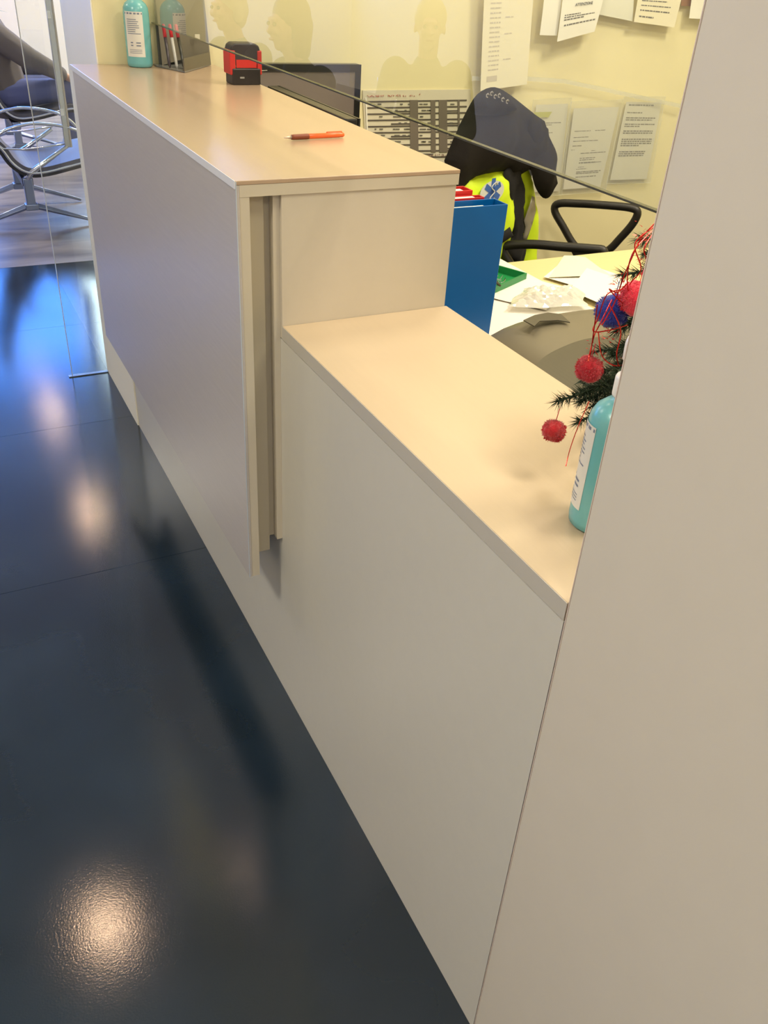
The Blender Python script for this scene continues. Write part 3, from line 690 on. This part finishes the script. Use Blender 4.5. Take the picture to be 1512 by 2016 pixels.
sheet('wall_notice', 'pale sleeve sheet hanging between the capital letter notice and the letter by the brown tape', wp((1172,-50),(1250,-50),(1245,42),(1166,26), y=YP-.02), M('greyish_paper', (224,222,206), .5), 'notices on the office wall', .002, 'notice', seed=8)
sheet('wall_notice', 'cream letter with few text lines, highest of the sheets near the beige panel', wp((1262,-50),(1352,-50),(1327,54),(1247,43), y=YP-.03), PAPER2, 'notices on the office wall', .003, 'notice',
      rows=[(.45,.1,.9,.02,True),(.52,.1,.7,.02,True),(.62,.1,.8,.02,True),(.72,.1,.8,.025,True),(.85,.1,.45,.03,True)], seed=9)
sheet('wall_notice', 'white sheet cut off by the top of the beige panel', wp((1368,-50),(1440,-50),(1430,40),(1356,36), y=YP-.03), PAPER, 'notices on the office wall', .002, 'notice', seed=10)
t2 = empty('brown_tape', P(1350,6,1,YP-.01), 'brown adhesive tape strip between two upper wall sheets', 'tape')
MB().prism(wp((1343,-30),(1366,-30),(1362,12),(1341,12), y=YP-.012), (0,.001,0)).build('tape', M('brown_tape_m', (150,110,76), .4), t2)
# planning chart
t = empty('planning_chart', P(820,245,1,YP), 'white planning chart with dark rows and columns on the wall beside the monitor', 'chart')
MB().prism(wp((714,178),(926,176),(932,330),(722,345)), (0,.003,0)).build('board', M('chart_white', (222,214,192), .5), t)
cb = MB(); G1 = M('chart_grey', (118,108,96), .6); G2 = M('chart_dark', (92,84,76), .6)
def cq(m, pts, y=YP-.0012): m.prism(wp(*pts, y=y), (0,.0008,0))
for k in range(10):
    y0 = 199+k*12.3
    cq(cb, [(721,y0),(919,y0-3),(919,y0),(721,y0+3)])
    if k in (1,3,5,7,8): cq(cb, [(770,y0+7),(808,y0+6.5),(808,y0+9.5),(770,y0+10)]); cq(cb, [(880,y0+6),(903,y0+5.5),(903,y0+8),(880,y0+8.5)])
cb.build('row_rules', G2, t)
for x0, x1 in ((807,823),(848,857),(864,880),(901,905)):
    m = MB(); cq(m, [(x0,197),(x1,197),(x1+1,300),(x0+1,300)], YP-.0022); m.build('dark_column', G1, t)
m = MB(); cq(m, [(719,192),(722,192),(727,315),(724,315)], YP-.0025); m.build('white_rim', PAPER, t)
random.seed(4); m = MB()
for k in range(70):
    x = random.choice([random.uniform(726,800), random.uniform(770,806), random.uniform(825,846), random.uniform(882,898)]); y0 = 203+random.randrange(9)*12.3; l = random.uniform(3,9)
    cq(m, [(x,y0+1),(x+l,y0+1),(x+l,y0+3.4),(x,y0+3.4)], YP-.0018)
m.build('cell_marks', INK, t)['kind'] = 'stuff'
# handwritten red heading and a second one at the bottom: irregular strokes
random.seed(21); m = MB()
def scribble(xs, yb, hgt):
    for x in xs:
        pts = [P(x+random.uniform(-1.5,1.8), yb-random.uniform(0,hgt), 1, YP-.0015) for _ in range(4)]; m.tube(pts, .0007, 4)
scribble([724,727,730,733,736,739,742,745,748,751,754], 191.5, 4.5); scribble([764,767,771,775], 191, 4); scribble([780,783,787], 191, 5); scribble([795,799], 191, 4.5); scribble([808,812,815], 190.5, 4); scribble([826], 190, 6)
m.build('red_handwriting', M('red_marker', (186,74,58), .6), t)
m = MB(); scribble(range(845,900,4), 309, 6); m.build('dark_handwriting', M('brown_marker', (140,84,64), .6), t)

# loose papers on the desks
def flat(name, label, pts, z, mat, group, seed, rows=None, curl=.003, cat='paper'):
    return sheet(name, label, [P(a, b, 2, z) for a, b in pts], mat, group, curl, cat, rows=rows, seed=seed)
flat('loose_paper', 'cream sheet on the side desk farthest from the counter', ((1110,506),(1152,509),(1205,545),(1080,548)), DZ+.006, PAPER2, 'loose papers on the desks', 31)
flat('loose_paper', 'large white sheet on the side desk beneath the chair arm', ((1112,512),(1225,545),(1240,600),(1070,548)), DZ+.001, PAPER, 'loose papers on the desks', 32)
flat('loose_paper', 'white sheet on the side desk beside the christmas tree', ((1155,530),(1250,560),(1245,625),(1120,572)), DZ+.012, PAPER, 'loose papers on the desks', 33)
flat('loose_paper', 'white paper lying between the green tray and the crumpled plastic', ((1040,548),(1120,570),(1075,612),(958,585)), DZ+.003, PAPER, 'loose papers on the desks', 34)
# crumpled clear plastic bag
random.seed(14); t = empty('plastic_bag', P(1070,585,2,DZ+.02), 'crumpled translucent plastic bag lying on the desk papers', 'bag')
m = MB(); n = 22; c0 = [P(1000,602,2,DZ+.02), P(1035,566,2,DZ+.02), P(1148,572,2,DZ+.02), P(1155,600,2,DZ+.02)]
hh = [[random.uniform(0,1) for _ in range(n+1)] for _ in range(n+1)]
for _ in range(1): hh = [[(hh[j][i]+hh[max(j-1,0)][i]+hh[j][max(i-1,0)]+hh[min(j+1,n)][i])/4 for i in range(n+1)] for j in range(n+1)]
vs = []
for j in range(n+1):
    for i in range(n+1):
        a1, b1 = i/n, j/n; p = c0[1].lerp(c0[2], a1).lerp(c0[0].lerp(c0[3], a1), b1); e = min(a1, 1-a1, b1, 1-b1)*4
        p = p + Vector((math.sin(b1*9)*.006, math.cos(a1*8)*.006, 0)); p.z = DZ+.015+min(1, e)*(.012+.03*hh[j][i]*.8); vs.append(p)
m.add(vs, [(j*(n+1)+i, (j+1)*(n+1)+i, (j+1)*(n+1)+i+1, j*(n+1)+i+1) for j in range(n) for i in range(n)])
m.build('film', glass_mat('bag_film', (.9,.89,.86), 1.5, .5), t, solid=.001)

# ------------------------------------------------------------------ swivel chair with loop arms, jacket over its back
t = empty('office_chair', (2.05, 2.42, 0), 'black office chair with loop armrests behind the side desk', 'chair')
CB = M('chair_black', (34,31,27), .45, bump=.1, bscale=500); FAB = M('chair_fabric', (38,38,42), .9, bump=.3, bscale=600)
fw = Vector((.633,-.774,0)); sd = Vector((.774,.633,0))
def armloop(pxs, zs):
    pts = [P(a, b, 2, z) if isinstance(z, float) else z for (a, b), z in zip(pxs, zs)]
    return pts
# near arm: vertical plane through its two ends
nA = Vector((fw.y, -fw.x, 0))
oB = P(1190,490,2,.74); oA = P(1257,410,2,.74)
B_px = [(1000,483),(1050,481),(1110,486),(1165,490),(1188,494),(1184,512),(1165,536),(1142,566),(1120,592),(1075,596),(1030,560),(1002,515),(990,492)]
A_px = [(1100,401),(1140,401),(1190,404),(1240,409),(1255,418),(1246,440),(1222,468),(1195,494),(1160,500),(1132,484),(1108,445),(1092,415)]
def loop_from(pxs, o): 
    # mapped on the arm's own vertical plane
    return smooth_loop([PP(a, b, o, nA) for a, b in pxs], 5)
MB().tube(loop_from(B_px, oB), .0150, 10, closed=True).build('armrest', CB, t, smooth=True)
MB().tube(loop_from(A_px, oA), .0150, 10, closed=True).build('armrest', CB, t, smooth=True)
gus = [PP(a, b, oB, nA) for a, b in [(1120,482),(1182,490),(1172,520),(1160,524),(1132,508)]]
MB().prism([p-nA*.008 for p in gus], nA*.016).build('armrest_gusset', CB, t, bevel=.002)
cB = PP(1085,585,oB,nA); cA = PP(1165,500,oA,nA); sc_ = Vector((2.05,2.42,.47))
def slab(c, hu, hv, hw, name, mat, bev): MB().obox(c, hu, hv, hw).build(name, mat, t, bevel=bev, seg=4)
slab(sc_, fw*.23, sd*.235, Vector((0,0,.04)), 'seat', FAB, .03)
slab(sc_-fw*.26+Vector((0,0,.42)), fw*.022, sd*.17, Vector((0,0,.13)), 'backrest', FAB, .02)
MB().tube(smooth_path([sc_-Vector((0,0,.05)), sc_-fw*.22-Vector((0,0,.04)), sc_-fw*.30+Vector((0,0,.1)), sc_-fw*.285+Vector((0,0,.35))], 6), .016, 10).build('back_stem', CB, t, smooth=True)
MB().tube([(cB.x, cB.y, cB.z), sc_+Vector((0,0,-.045))-sd*.1], .014, 8).tube([(cA.x, cA.y, cA.z), sc_+Vector((0,0,-.045))+sd*.1], .014, 8).build('arm_bracket', CB, t, smooth=True)
MB().tube([sc_-Vector((0,0,.04)), (2.05,2.42,.09)], .026, 14).build('gas_column', CHROME, t, smooth=True)
for k in range(5):
    an = k*2*math.pi/5+.3; e = Vector((2.05+.26*math.cos(an), 2.42+.26*math.sin(an), .065))
    lg = MB().tube([(2.05,2.42,.1), e], [.022,.014], 8).build('base_leg', CB, t, smooth=True)
    MB().tube([e+Vector((-.012*math.sin(an),.012*math.cos(an),-.038)), e+Vector((.012*math.sin(an),-.012*math.cos(an),-.038))], .026, 14).build('caster', BLACKP, lg)

jo = Vector((1.80, 2.43, 1.0)); jn = Vector((.30, -.954, 0)).normalized()
j = empty('work_jacket', jo, 'dark jacket with fluorescent yellow lining and grey stripe draped over the office chair', 'jacket')
NAVY = M('dark_fleece', (33,30,28), .95, bump=.35, bscale=380, spec=.15); HIV = M('fluorescent_yellow', (214,240,20), .6, bump=.1, bscale=500); BLK = M('black_lining', (22,21,24), .85, bump=.3, bscale=400)
HIV.node_tree.nodes['Principled BSDF'].inputs['Base Color'].default_value = (.72,.95,.02,1)
puffy('yellow_body', HIV, j, [(906,362),(938,343),(985,332),(1000,355),(1008,400),(1010,445),(1004,480),(1000,530),(950,565),(905,540),(893,440)], jo, jn, .03, 0, .010, 30, .02, 1)
puffy('yellow_front', HIV, j, [(1037,328),(1024,342),(1028,368),(1026,400),(1030,453),(1026,480),(1030,495),(1022,527),(1039,537),(1053,523),(1055,495),(1059,447),(1055,408),(1053,381),(1046,350)], jo, jn, .022, .0, .008, 30, .016, 2)
puffy('black_lining', BLK, j, [(992,338),(1026,324),(1026,347),(1034,373),(1031,408),(1033,440),(1037,457),(1030,460),(1035,480),(1035,500),(1024,527),(1005,516),(991,506),(990,487),(1006,473),(1006,445),(1001,400)], jo, jn, .010, .022, .008, 34, .014, 3)
puffy('closing_strap', BLK, j, [(980,465),(1004,447),(1011,464),(984,482)], jo, jn, .006, .045, .001, 20, .012, 4, smooth_it=False)
puffy('dark_upper', NAVY, j, [(967,172),(991,178),(1028,205),(1058,232),(1072,262),(1080,299),(1080,336),(1060,345),(1041,333),(1025,344),(1000,342),(991,337),(938,347),(906,372),(893,352),(876,322),(880,305),(896,268),(920,217),(940,186)], jo, jn, .07, .01, .017, 17, .020, 5)
puffy('dark_sleeve', NAVY, j, [(1052,226),(1070,246),(1082,270),(1090,300),(1092,334),(1097,354),(1093,368),(1083,387),(1070,390),(1056,372),(1048,345),(1040,300),(1040,250)], jo, jn, .035, .055, .010, 24, .016, 6)
puffy('hood_fold', NAVY, j, [(925,212),(944,186),(968,174),(990,182),(1012,198),(1010,222),(970,228),(936,226)], jo, jn, .03, .062, .006, 30, .016, 8)
puffy('reflective_stripe', M('grey_reflective', (160,154,138), .35, .3), j, [(1048,386),(1053,388),(1055,416),(1048,442),(1037,473),(1029,470),(1035,447),(1032,434),(1043,404)], jo, jn, .004, .030, .001, 20, .012, 7, smooth_it=False)
# badge with the blue rod-and-star emblem
bc = PP(947, 372, jo, jn)+jn*.044; ju = Vector((0,0,1)).cross(jn).normalized()
R0 = (PP(967,372,jo,jn)-PP(947,372,jo,jn)).length
RZ = (PP(947,393,jo,jn)-PP(947,372,jo,jn)).length
ring = [bc+ju*math.cos(a*.2618)*R0*1.12+Vector((0,0,1))*math.sin(a*.2618)*RZ for a in range(24)]
bd = MB().prism(ring, jn*.002).build('badge', M('badge_white', (208,212,210), .5), j)
BLU = M('badge_blue', (52,96,176), .5); m = MB()
for k in range(3):
    an = math.radians(90+60*k); dv = (ju*math.cos(an)+Vector((0,0,1))*math.sin(an)); sv = (ju*-math.sin(an)+Vector((0,0,1))*math.cos(an))
    m.obox(bc+jn*.0028, dv*R0*.80, sv*R0*.17, jn*.0006)
m.build('star_emblem', BLU, bd)
MB().tube(smooth_path([bc+jn*.004+ju*x*R0+Vector((0,0,z*R0)) for x, z in [(.12,-.6),(-.18,-.3),(.18,0),(-.15,.3),(.2,.55),(.4,.4)]], 5), .0018, 6).build('serpent', M('badge_white', (208,212,210), .5), bd)
sc_mark = M('hood_print', (150,144,140), .7)
m = MB()
for k, (x, y) in enumerate([(960,188),(968,184),(975,190),(983,188),(990,196),(999,200)]):
    c1 = PP(x, y, jo+jn*.088, jn); m.tube([c1+ju*.006*math.cos(a)+Vector((0,0,.005*math.sin(a))) for a in (0.3,1.4,2.6,3.8,4.9)], .0018, 5)
m.build('grey_print', sc_mark, j)

# ------------------------------------------------------------------ waiting hall
SHELL = M('seat_shell', (92,92,104), .45, bump=.1, bscale=300); SHELLU = M('seat_underside', (40,40,46), .4)
def waiting_seat(loc, rotz, label, post=False, arms=True):
    t = empty('waiting_seat', loc, label, 'seat', 'chrome framed waiting seats', rotz)
    prof = smooth_path([(-.30,.86),(-.24,.66),(-.17,.50),(-.11,.43),(-.063,.351),(.011,.300),(.12,.300),(.323,.342),(.42,.355),(.45,.33)], 5)
    prof = [Vector((p.x, 0, p.y)) for p in prof]
    W = .52; m = MB(); n = len(prof)
    nor = []
    for i in range(n):
        tg = (prof[min(i+1,n-1)]-prof[max(i-1,0)]).normalized(); nor.append(Vector((-tg.z,0,tg.x)))
    def band(name, o0, o1, mat):
        m = MB(); K = n
        A = [p+q*o0 for p, q in zip(prof, nor)]; B = [p+q*o1 for p, q in zip(prof, nor)]
        vs = A+[v+Vector((0,W,0)) for v in A]+B+[v+Vector((0,W,0)) for v in B]; fs = []
        for i in range(n-1):
            fs += [(i,i+1,n+i+1,n+i), (2*n+i,3*n+i,3*n+i+1,2*n+i+1), (i,2*n+i,2*n+i+1,i+1), (n+i,n+i+1,3*n+i+1,3*n+i)]
        fs += [(0,n,3*n,2*n), (n-1,3*n-1,4*n-1,2*n-1)]
        m.add(vs, fs); return m.build(name, mat, t, smooth=False, local=True)
    band('seat_pad', 0.002, .026, SHELL); band('seat_shell', -.026, .0015, SHELLU)
    for y in (-.006, W+.006):
        MB().tube([p+Vector((0,y,0)) for p in prof], .0085, 8).build('side_tube', CHROME, t, smooth=True, local=True)
        if arms: MB().tube([Vector((p.x, y, p.z)) for p in smooth_path([(-.15,0,.45),(-.12,0,.50),(-.067,0,.531),(.02,0,.552),(.10,0,.559),(.22,0,.545),(.32,0,.512),(.39,0,.45),(.41,0,.375)], 4)], .0105, 8, flat=.8).build('armrest', CHROME, t, smooth=True, local=True)
        if arms: MB().tube([(-.17,y,.50),(-.10,y,.432),(0,y,.425),(.10,y,.432),(.25,y,.45)], .005, 6).build('arm_brace', CHROME, t, smooth=True, local=True)
        fr = MB().obox((0,y+.01,.19), (.026,0,0), (0,.018,0), (0,0,.08)).build('column', M('cast_aluminium', (150,162,190), .3, .9), t, bevel=.008, local=True)
        if arms: MB().tube([(0,y+.01,.26),(.03,y+.01,.30),(.10,y,.345),(.245,y,.436)], [.022,.018,.014,.011], 8).build('diagonal_arm', CHROME, t, smooth=True, local=True)
        MB().obox((0,y+.01,.108), (.036,0,0), (0,.03,0), (0,0,.018)).build('hub', M('cast_aluminium', (150,162,190), .3, .9), t, bevel=.006, local=True)
        for s in (-1, 1):
            MB().tube([(.03*s,y+.01,.108),(.16*s,y+.0,.068),(.36*s,y-.04,.012)], [.024,.019,.012], 4, flat=.8).build('leg', M('cast_aluminium', (150,162,190), .3, .9), t, bevel=.003, local=True)
    MB().obox((0,W/2,.245), (.03,0,0), (0,W/2,0), (0,0,.02)).build('beam', SHELLU, t, local=True)
    if post:
        q = MB().box(.232, .262, -.016, .012, .43, 2.0).build('display_post', M('post_alu', (200,200,204), .25, .9), t, bevel=.003, local=True)
        MB().box(.2625, .272, -.014, .010, .43, 2.0).build('post_cover', M('post_cream', (204,194,180), .5), q, local=True)
        for z in (.60, 1.08): MB().box(.2325, .250, -.019, -.0165, z, z+.035).build('post_glint', M('white_glint_cap', (250,250,250), .3), q, local=True)  # highlights on the polished post, built as small white plates
    return t
s0 = waiting_seat((.572, 5.56, 0), 0, 'chrome framed waiting seat with the slim upright post, nearest the blue floor', True)
s1 = waiting_seat((.74, 7.34, 0), 0, 'grey waiting seat under the person in blue jeans', False, False)
def seat_copy(x, y, rz, label):
    c = copy_tree(s1); c.location = (x, y, 0); c.rotation_euler = (0,0,rz); c['label'] = label; return c

# people ------------------------------------------------------------
def caps(m, a, ra, b, rb, n=12):
    a, b = Vector(a), Vector(b); m.ball(a, ra, n, 8); m.ball(b, rb, n, 8); m.tube([a, b], [ra, rb], n)
def remesh(mb, name, mat, parent, voxel, smooth=3):
    o = mb.build(name, mat, None); md = o.modifiers.new('r', 'REMESH'); md.mode = 'VOXEL'; md.voxel_size = voxel; md.use_smooth_shade = True
    s = o.modifiers.new('s', 'SMOOTH'); s.iterations = smooth; s.factor = .5
    bpy.context.view_layer.update(); dg = bpy.context.evaluated_depsgraph_get(); me = bpy.data.meshes.new_from_object(o.evaluated_get(dg))
    bpy.data.objects.remove(o); me.materials.clear(); me.materials.append(mat)
    r = bpy.data.objects.new(name, me); COL.objects.link(r); r.parent = parent; return r
def person(loc, rotz, label, coat, pants, hair, shoe=(230,230,230), lean=0, headturn=0, headtilt=0, hair_len=0, skin=(206,160,136), hand=None, pz=.47, coatfat=1.0):
    t = empty('person', loc, label, 'person', None, rotz)
    SK = M('skin_%d' % skin[0], skin, .5, sub=.1); CO = M('coat_%d_%d' % coat[:2], coat, .85, bump=.3, bscale=200); PA = M('trousers_%d_%d' % pants[:2], pants, .85, bump=.3, bscale=300)
    HA = M('hair_%d_%d' % hair[:2], hair, .55, bump=.8, bscale=140, stretch=(6,6,1)); SH = M('shoe_%d' % shoe[0], shoe, .5)
    V = Vector
    pel = V((0,0,pz)); ch = V((.02+lean*.55,0,pz+.33)); nk = V((.03+lean*.9,0,pz+.53)); hd = V((.06+lean*1.15,0,pz+.69))
    hip = [V((0,s*.09,pz)) for s in (-1,1)]; kn = [V((.45,s*.11,pz+.04)) for s in (-1,1)]; an = [V((.46,s*.12,.10)) for s in (-1,1)]
    sh = [V((ch.x+.0+lean*.2,s*.17,pz+.46)) for s in (-1,1)]
    el = [V((sh[0].x+.10,s*.24,pz+.20)) for s in (-1,1)]; wr = [V((.33,s*.13,pz+.125)) for s in (-1,1)]
    if hand: el[0] = V(hand[0]); wr[0] = V(hand[1])
    m = MB()
    caps(m, pel, .12, ch, .125); m.ball(ch+V((0,.06,.04)), .10); m.ball(ch+V((0,-.06,.04)), .10); caps(m, ch+V((0,0,.05)), .10, nk, .055); caps(m, nk, .052, hd-V((0,0,.05)), .055)
    cs, sn = math.cos(headturn), math.sin(headturn)
    def H(x, y, z): return hd + V((x*cs-y*sn, x*sn+y*cs, z+headtilt*x))
    m.ball(H(-.012,0,.025), .088, 16, 12, (1,.86,1.05)); m.ball(H(.022,0,-.035), .062, 14, 10, (1,.9,1.1)); m.ball(H(.048,0,-.082), .026)      # skull, jaw, chin
    caps(m, H(.078,0,.018), .010, H(.100,0,-.022), .014); m.ball(H(.078,.03,-.02), .022); m.ball(H(.078,-.03,-.02), .022); m.ball(H(.076,0,-.052), .021, sc3=(.8,1.2,.7)); caps(m, H(.082,.028,.026), .012, H(.082,-.028,.026), .012)
    for s in (-1, 1): m.ball(H(-.008,s*.079,-.01), .022, sc3=(.8,.35,1.2))
    for i in (0, 1):
        s = (-1, 1)[i]
        caps(m, sh[i], .062, el[i], .044); caps(m, el[i], .043, wr[i], .028); caps(m, hip[i], .095, kn[i], .062); caps(m, kn[i], .060, an[i], .038)
        caps(m, an[i]-V((0.02,0,.03)), .038, an[i]+V((.13,0,-.065)), .030)
        fd = (wr[i]-el[i]); fd.z *= .3; fd.normalize(); sdv = V((-fd.y, fd.x, 0)); pc = wr[i]+fd*.05-V((0,0,.012))
        caps(m, wr[i], .026, pc, .028); m.ball(pc+sdv*.018, .024); m.ball(pc-sdv*.018, .024)
        for k, (o2, L) in enumerate(((-.030,.060),(-.011,.072),(.010,.068),(.029,.052))):
            k0 = pc+sdv*o2+fd*.020; k1 = k0+fd*L*.5+V((0,0,-.004)); k2 = k1+fd*L*.45+V((0,0,-.022)); caps(m, k0, .0105, k1, .0095, 8); caps(m, k1, .0092, k2, .0078, 8)
        th0 = pc+sdv*(-s*-.026)-fd*.012; th1 = th0+sdv*(s*.022)+fd*.026; caps(m, th0, .013, th1, .0105, 8); caps(m, th1, .0105, th1+fd*.026-V((0,0,.008)), .0085, 8)
    body = remesh(m, 'body', SK, t, .0075, 2)
    m = MB(); f = coatfat
    caps(m, pel+V((-.01,0,.0)), .150*f, ch, .155*f); m.ball(ch+V((0,.08,.05)), .12*f); m.ball(ch+V((0,-.08,.05)), .12*f); caps(m, ch+V((0,.0,.08)), .12*f, nk-V((0,0,.035)), .078)
    for i in (0, 1): caps(m, sh[i], .082*f, el[i], .066*f); caps(m, el[i], .064*f, el[i].lerp(wr[i], .90), .044*f)
    remesh(m, 'coat', CO, t, .014, 3)
    m = MB(); caps(m, pel-V((.02,0,.02)), .13, pel+V((.02,0,-.02)), .13)
    for i in (0, 1): caps(m, hip[i], .108, kn[i], .076); caps(m, kn[i], .074, an[i]+V((0,0,.02)), .058)
    remesh(m, 'trousers', PA, t, .014, 3)
    for i in (0, 1):
        m = MB(); caps(m, an[i]+V((-.03,0,-.045)), .046, an[i]+V((.10,0,-.055)), .042); caps(m, an[i]+V((.05,0,-.05)), .045, an[i]+V((.145,0,-.062)), .036); caps(m, an[i]+V((-.01,0,-.03)), .044, an[i]+V((-.01,0,.0)), .042)
        remesh(m, 'shoe', SH, t, .012, 2)
    m = MB(); m.ball(H(-.022,0,.045), .096, 16, 12, (1,.92,1.02))
    if hair_len: caps(m, H(-.045,0,.0), .085, H(-.055,0,-hair_len), .065); caps(m, H(-.02,.07,.0), .032, H(-.02,.07,-hair_len), .028); caps(m, H(-.02,-.07,.0), .032, H(-.02,-.07,-hair_len), .028)
    remesh(m, 'hair', HA, t, .010, 1)
    m = MB()
    for s in (-1, 1): m.ball(H(.0885,s*.029,.008), .0095, 10, 8)
    m.build('eyes', M('eye_dark', (40,30,26), .2), t, smooth=True, local=True)
    MB().ball(H(.0925,0,-.056), .012, 12, 8, (.5,1.9,.5)).build('lips', M('lips', (176,98,92), .5), t, smooth=True, local=True)
    return t
person((.72, 7.60, 0), 0, 'seated person in grey-brown coat and blue jeans, hand on the knee, by the hall window', (112,106,104), (96,104,150), (90,80,74), lean=-.16, pz=.43, coatfat=1.22, hand=((.16,-.22,.70),(.42,-.16,.565)))
# people waiting on the left side of the hall, seen mirrored in the glass screen
wait = [((-.52,4.45,0), math.radians(-8), 'seated person in dark coat with long hair, mirrored in the glass above the monitor', (52,56,52), (60,64,80), (88,66,48), .10, .10),
        ((-.52,5.45,0), math.radians(-20), 'seated person with pale hair, mirrored in the glass above the stamp', (84,88,84), (70,70,80), (214,196,164), .04, .09),
        ((-1.26,4.66,0), math.radians(-62), 'seated person with light hair and green coat, mirrored in the glass beside the wall list', (92,98,74), (66,70,84), (206,190,150), .0, .06)]
for k, (lc_, rz, lb, co, pa, ha, hl, ln) in enumerate(wait):
    person(lc_, rz, lb, co, pa, ha, lean=ln, hair_len=hl, pz=.47)
    q = Vector(lc_)-Vector((math.cos(rz)*.02-math.sin(rz)*.26*-1*-1, 0, 0))
    off = Matrix.Rotation(rz, 3, 'Z') @ Vector((0.0, -.26, 0)); seat_copy(lc_[0]+off.x, lc_[1]+off.y, rz, ('waiting seat under the long haired person', 'waiting seat under the person with pale hair', 'waiting seat under the person in green')[k])

# small side table, plant
t = empty('side_table', (.70, 8.25, 0), 'small dark topped side table with chrome legs by the hall window', 'table')
MB().box(.42, .935, 8.0, 8.5, .735, .76).build('table_top', M('table_dark', (96,90,88), .35), t, bevel=.008)
for x in (.46, .90):
    for y in (8.04, 8.46): MB().tube([(x,y,.734),(x+(.02 if x<.7 else -.08),y,.0)], .012, 8).build('leg', CHROME, t, smooth=True)
MB().ball((.925,8.012,.745), .017).build('corner_cap', M('white_glint_cap', (250,250,250), .3), t, smooth=True)
random.seed(2); t = empty('potted_plant', (.66, 8.25, .76), 'bushy green potted plant on the small dark side table', 'plant')
MB().lathe([(.06,0),(.062,.004),(.085,.13),(.09,.135),(.09,.15),(.08,.15),(.078,.12),(.02,.118)], (.66,8.25,.7605)).build('pot', M('plant_pot', (200,196,190), .5), t, smooth=True)
LEAF = M('plant_leaf', (110,128,104), .5)
for k in range(46):
    an = random.uniform(0,6.28); L = random.uniform(.16,.27); el_ = random.uniform(.25,1.3)
    a0 = Vector((.66,8.25,.88)); d1 = Vector((math.cos(an)*math.cos(el_), math.sin(an)*math.cos(el_), math.sin(el_))); sd1 = Vector((-math.sin(an), math.cos(an), 0))*.011
    p1 = a0+d1*L*.6; p2 = a0+d1*L+Vector((0,0,-.05*math.cos(el_)))
    MB().add([a0, p1-sd1, p2, p1+sd1, p1+Vector((0,0,.004))], [(0,1,4),(1,2,4),(2,3,4),(3,0,4)]).build('leaf', LEAF, t)
